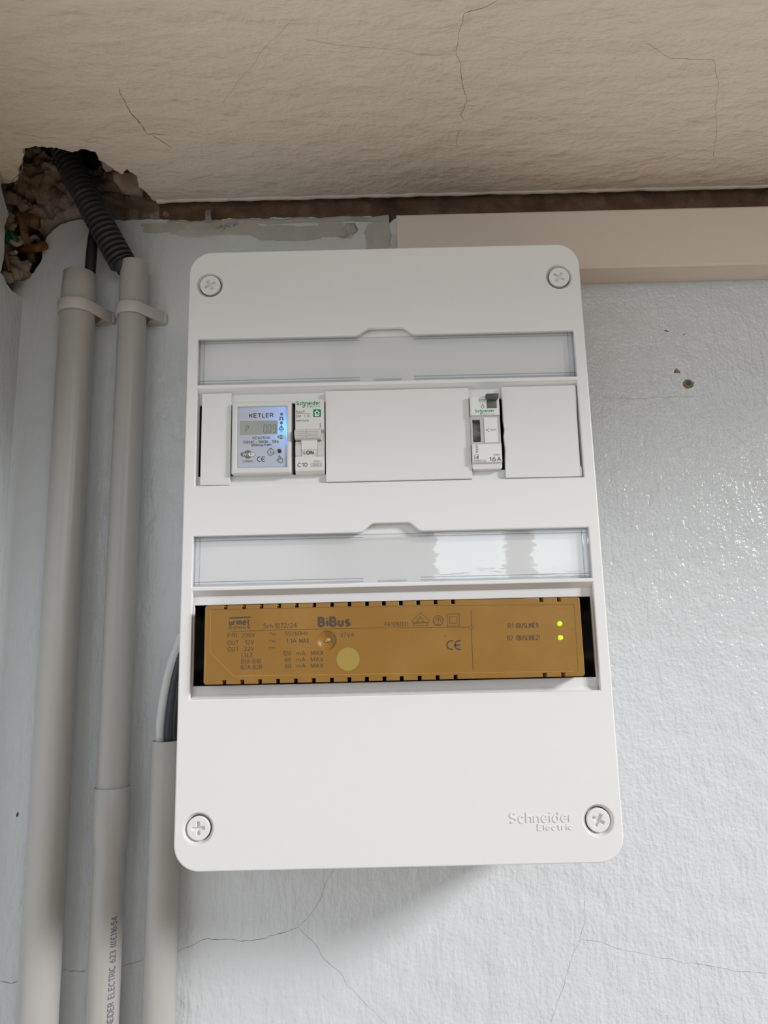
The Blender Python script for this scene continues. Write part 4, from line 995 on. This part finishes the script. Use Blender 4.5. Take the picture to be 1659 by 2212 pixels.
W('grey_wire', 'short grey wire looped behind the fibre strap in the corner hole', 'wire', [(700, 1330), (700, 1180), (760, 1060), (840, 1020), (910, 1080), (930, 1190)], (4, 0, -2, -2, 2, 8), 2.0, 'wgrey')
W('beige_wire', 'stub of beige wire pointing right at the lower left of the corner hole', 'wire', [(150, 1440), (290, 1405), (390, 1378)], (-6, -12, -14), 1.5, 'wbeige')
W('beige_wire', 'pale bent wire below the green wire at the far left', 'wire', [(200, 1110), (290, 1140), (370, 1200), (460, 1180), (510, 1130)], (-10, -12, -10, -8, -6), 1.9, 'wbeige')
bm = bmesh.new()
for k in range(9):
    o = k * 9
    pts = [at((x + o + random.uniform(-15, 15)) / 11.06, 420 + (y + o * 2) / 11.06, yy) for (x, y), yy in zip([(-40, 1040), (40, 1180), (70, 1350), (110, 1500), (170, 1680)], (-22, -24, -22, -20, -18))]
    sweep(bm, smooth_path(pts, 5), .8 + random.random() * .8, 6)
tag(finish('straw_tuft', bm, M['wood'], org=(-290, -22, 230), smooth=50), 'frayed tuft of tan fibres at the left edge below the green wire', 'scrap', kind='stuff')
# crumbs of old plaster along the hole rim
bm = bmesh.new()
for (x, y, yy, s) in ((60, 420, -24, 5), (150, 560, -20, 6), (240, 760, -14, 5), (90, 700, -20, 4), (300, 1620, -10, 6), (460, 1780, -6, 7), (620, 1700, -4, 5), (250, 1900, -12, 8), (120, 1980, -16, 6), (450, 1050, -6, 2.6), (560, 1900, -3, 5), (250, 100, -18, 7), (560, 260, -12, 6)):
    q = at(x / 11.06, 420 + y / 11.06, yy); lump(bm, q, (s, s * .6, s * .75), x * .37, 3)
finish('plaster_crumbs', bm, M['rubble'], wall, smooth=50)['kind'] = 'stuff'

# ------------------------------------------------------------------ small marks and fixings on the wall
q = at(1487, 828, 0)
pg = thing('wall_plug', 'small dark round wall plug in a chipped hole on the wall to the right', 'wall plug', (q.x, 0, q.z))
bm = bmesh.new(); plate(bm, [circ(q.x, q.z, 3.1, 28), circ(q.x, q.z, 2.0, 28)], -.6, 3, .4, 0, 2); finish('sleeve_rim', bm, M['wgrey'], pg)
bm = bmesh.new(); plate(bm, [circ(q.x, q.z, 2.1, 24)], -.15, 3, 0); finish('plug_core', bm, M['dark'], pg)
bm = bmesh.new(); lp = [(q.x + (4.2 + 1.6 * noise.noise(Vector((i * .6, 1, 0)))) * math.cos(2 * PI * i / 24) - .2, q.z - .7 + (3.6 + 1.6 * noise.noise(Vector((i * .6, 5, 0)))) * math.sin(2 * PI * i / 24)) for i in range(24)]
plate(bm, [lp], -.12, .5, 0); 
q = at(1462, 801, 0); lp = [(q.x - 2.4, q.z - 1.8), (q.x + 2.3, q.z - 2.0), (q.x + 2.5, q.z - .5), (q.x + .9, q.z + .8), (q.x + .3, q.z + 2), (q.x - 1.2, q.z + 1.2), (q.x - 2, q.z + .2)]
plate(bm, [lp], -.14, .5, 0); finish('chipped_spot', bm, M['scar'], wall, smooth=0)
bm = bmesh.new()
for px, py, ln, wd, an in ((1440, 715, 3.6, .7, -18), (38, 1759, 3.4, 1.1, 80), (1478, 723, 2.6, .3, 15)):
    q = at(px, py, 0); a = math.radians(an); u = Vector((math.cos(a), math.sin(a))); v = Vector((-u.y, u.x)); c0 = Vector((q.x, q.z))
    plate(bm, [[tuple(c0 + u * ln * math.cos(t) * .5 + v * wd * math.sin(t) * .5 * (1.3 - .6 * math.cos(t))) for t in [2 * PI * i / 14 for i in range(14)]]], -.1, .4, 0)
finish('dark_mark', bm, M['dark'], wall, smooth=0)  # flat dark streaks and marks on the paint
# curled paint flake and lumps on the ragged strip
bm = bmesh.new(); q = at(452, 462, -6)
for i in range(7):
    for j in range(3):
        bm.verts.new((q.x - 4 + j * 2.2 + i * .35, -1 - 7 * math.sin(i / 6 * 2.2), q.z + 7 - i * 2.6))
bm.verts.ensure_lookup_table()
for i in range(6):
    for j in range(2): bm.faces.new((bm.verts[i * 3 + j], bm.verts[i * 3 + j + 1], bm.verts[i * 3 + j + 4], bm.verts[i * 3 + j + 3]))
bmesh.ops.solidify(bm, geom=bm.faces[:], thickness=.5)
finish('paint_flake', bm, M['edge'], wall, smooth=60, recalc=True)
bm = bmesh.new(); q = at(740, 505, 0); lump(bm, (q.x, -.5, q.z), (5, 2.2, 4), 2, 2); lump(bm, (q.x + 6, -.5, q.z + 4), (6, 1.8, 5), 5, 2)
q = at(486, 490, 0)
for k in range(7): lump(bm, (q.x - 6 + k * 2.4, -1, q.z + random.uniform(-2, 2)), (1.6, 1.6, 1.0), k, 1)
finish('old_plaster_lump', bm, M['edge'], wall, smooth=50)
# rounded plaster roll just below the ragged edge
bm = bmesh.new(); pts = [Vector((x, 1.2 + fr(x, 0, .09) * .8, 269.5 + fr(x, 3, .05) * 1.8)) for x in range(-172, 8, 3)]
sweep(bm, pts, [2.6 + fr(p.x, 9, .13) * 1.2 for p in pts], 10)
finish('plaster_roll', bm, M['edge'], wall, smooth=60)
bm = bmesh.new(); pts = [Vector((x, -4 + fr(x, 1, .05) * .9, ZC + 1.0 + fr(x, 3, .07) * .6)) for x in range(-180, 600, 5)]
sweep(bm, pts, [2.3 + fr(p.x, 9, .11) * .8 for p in pts], 10)
finish('ceiling_lip', bm, M['ceil'], ceil, smooth=60)

# smears of old filler and beige undercoat on the top of the wall
SM = [((-168, -92), (258, 270), 'smear_a'), ((-100, -48), (252, 266), 'smear_b'), ((-52, -22), (254, 268), 'smear_a'), ((-14, 6), (240, 268), 'smear_b'), ((-192, -160), (262, 270), 'smear_b')]
M['smear_a'] = mat('beige_filler_smear', (.52, .50, .44), .5, bumps=((200, (1, 1, 1), .7, .001, 3),), noise_col=((40, (.60, .58, .53), .45, .6),))
M['smear_b'] = mat('grey_green_filler_smear', (.46, .47, .45), .4, bumps=((200, (1, 1, 1), .7, .001, 3),), noise_col=((30, (.56, .54, .48), .45, .6),))
for k, ((xa, xb), (za, zb), mm_) in enumerate(SM):
    cx, cz, rx, rz = (xa + xb) / 2, (za + zb) / 2, (xb - xa) / 2, (zb - za) / 2
    lp = []
    for i in range(60):
        a = 2 * PI * i / 60; f = 1 + .30 * noise.noise(Vector((math.cos(a) * 1.7 + k * 5, math.sin(a) * 1.7, 0))) + .12 * noise.noise(Vector((math.cos(a) * 7, math.sin(a) * 7 + k, 3)))
        ca, sa = math.cos(a), math.sin(a); q = max(abs(ca), abs(sa)) ** .6
        lp.append((cx + rx * f * ca / q, cz + rz * f * sa / q))
    bm = bmesh.new(); plate(bm, [lp], -.35 - .05 * k, .6, .25, 0, 1)
    finish('filler_smear', bm, M[mm_], wall, smooth=50)
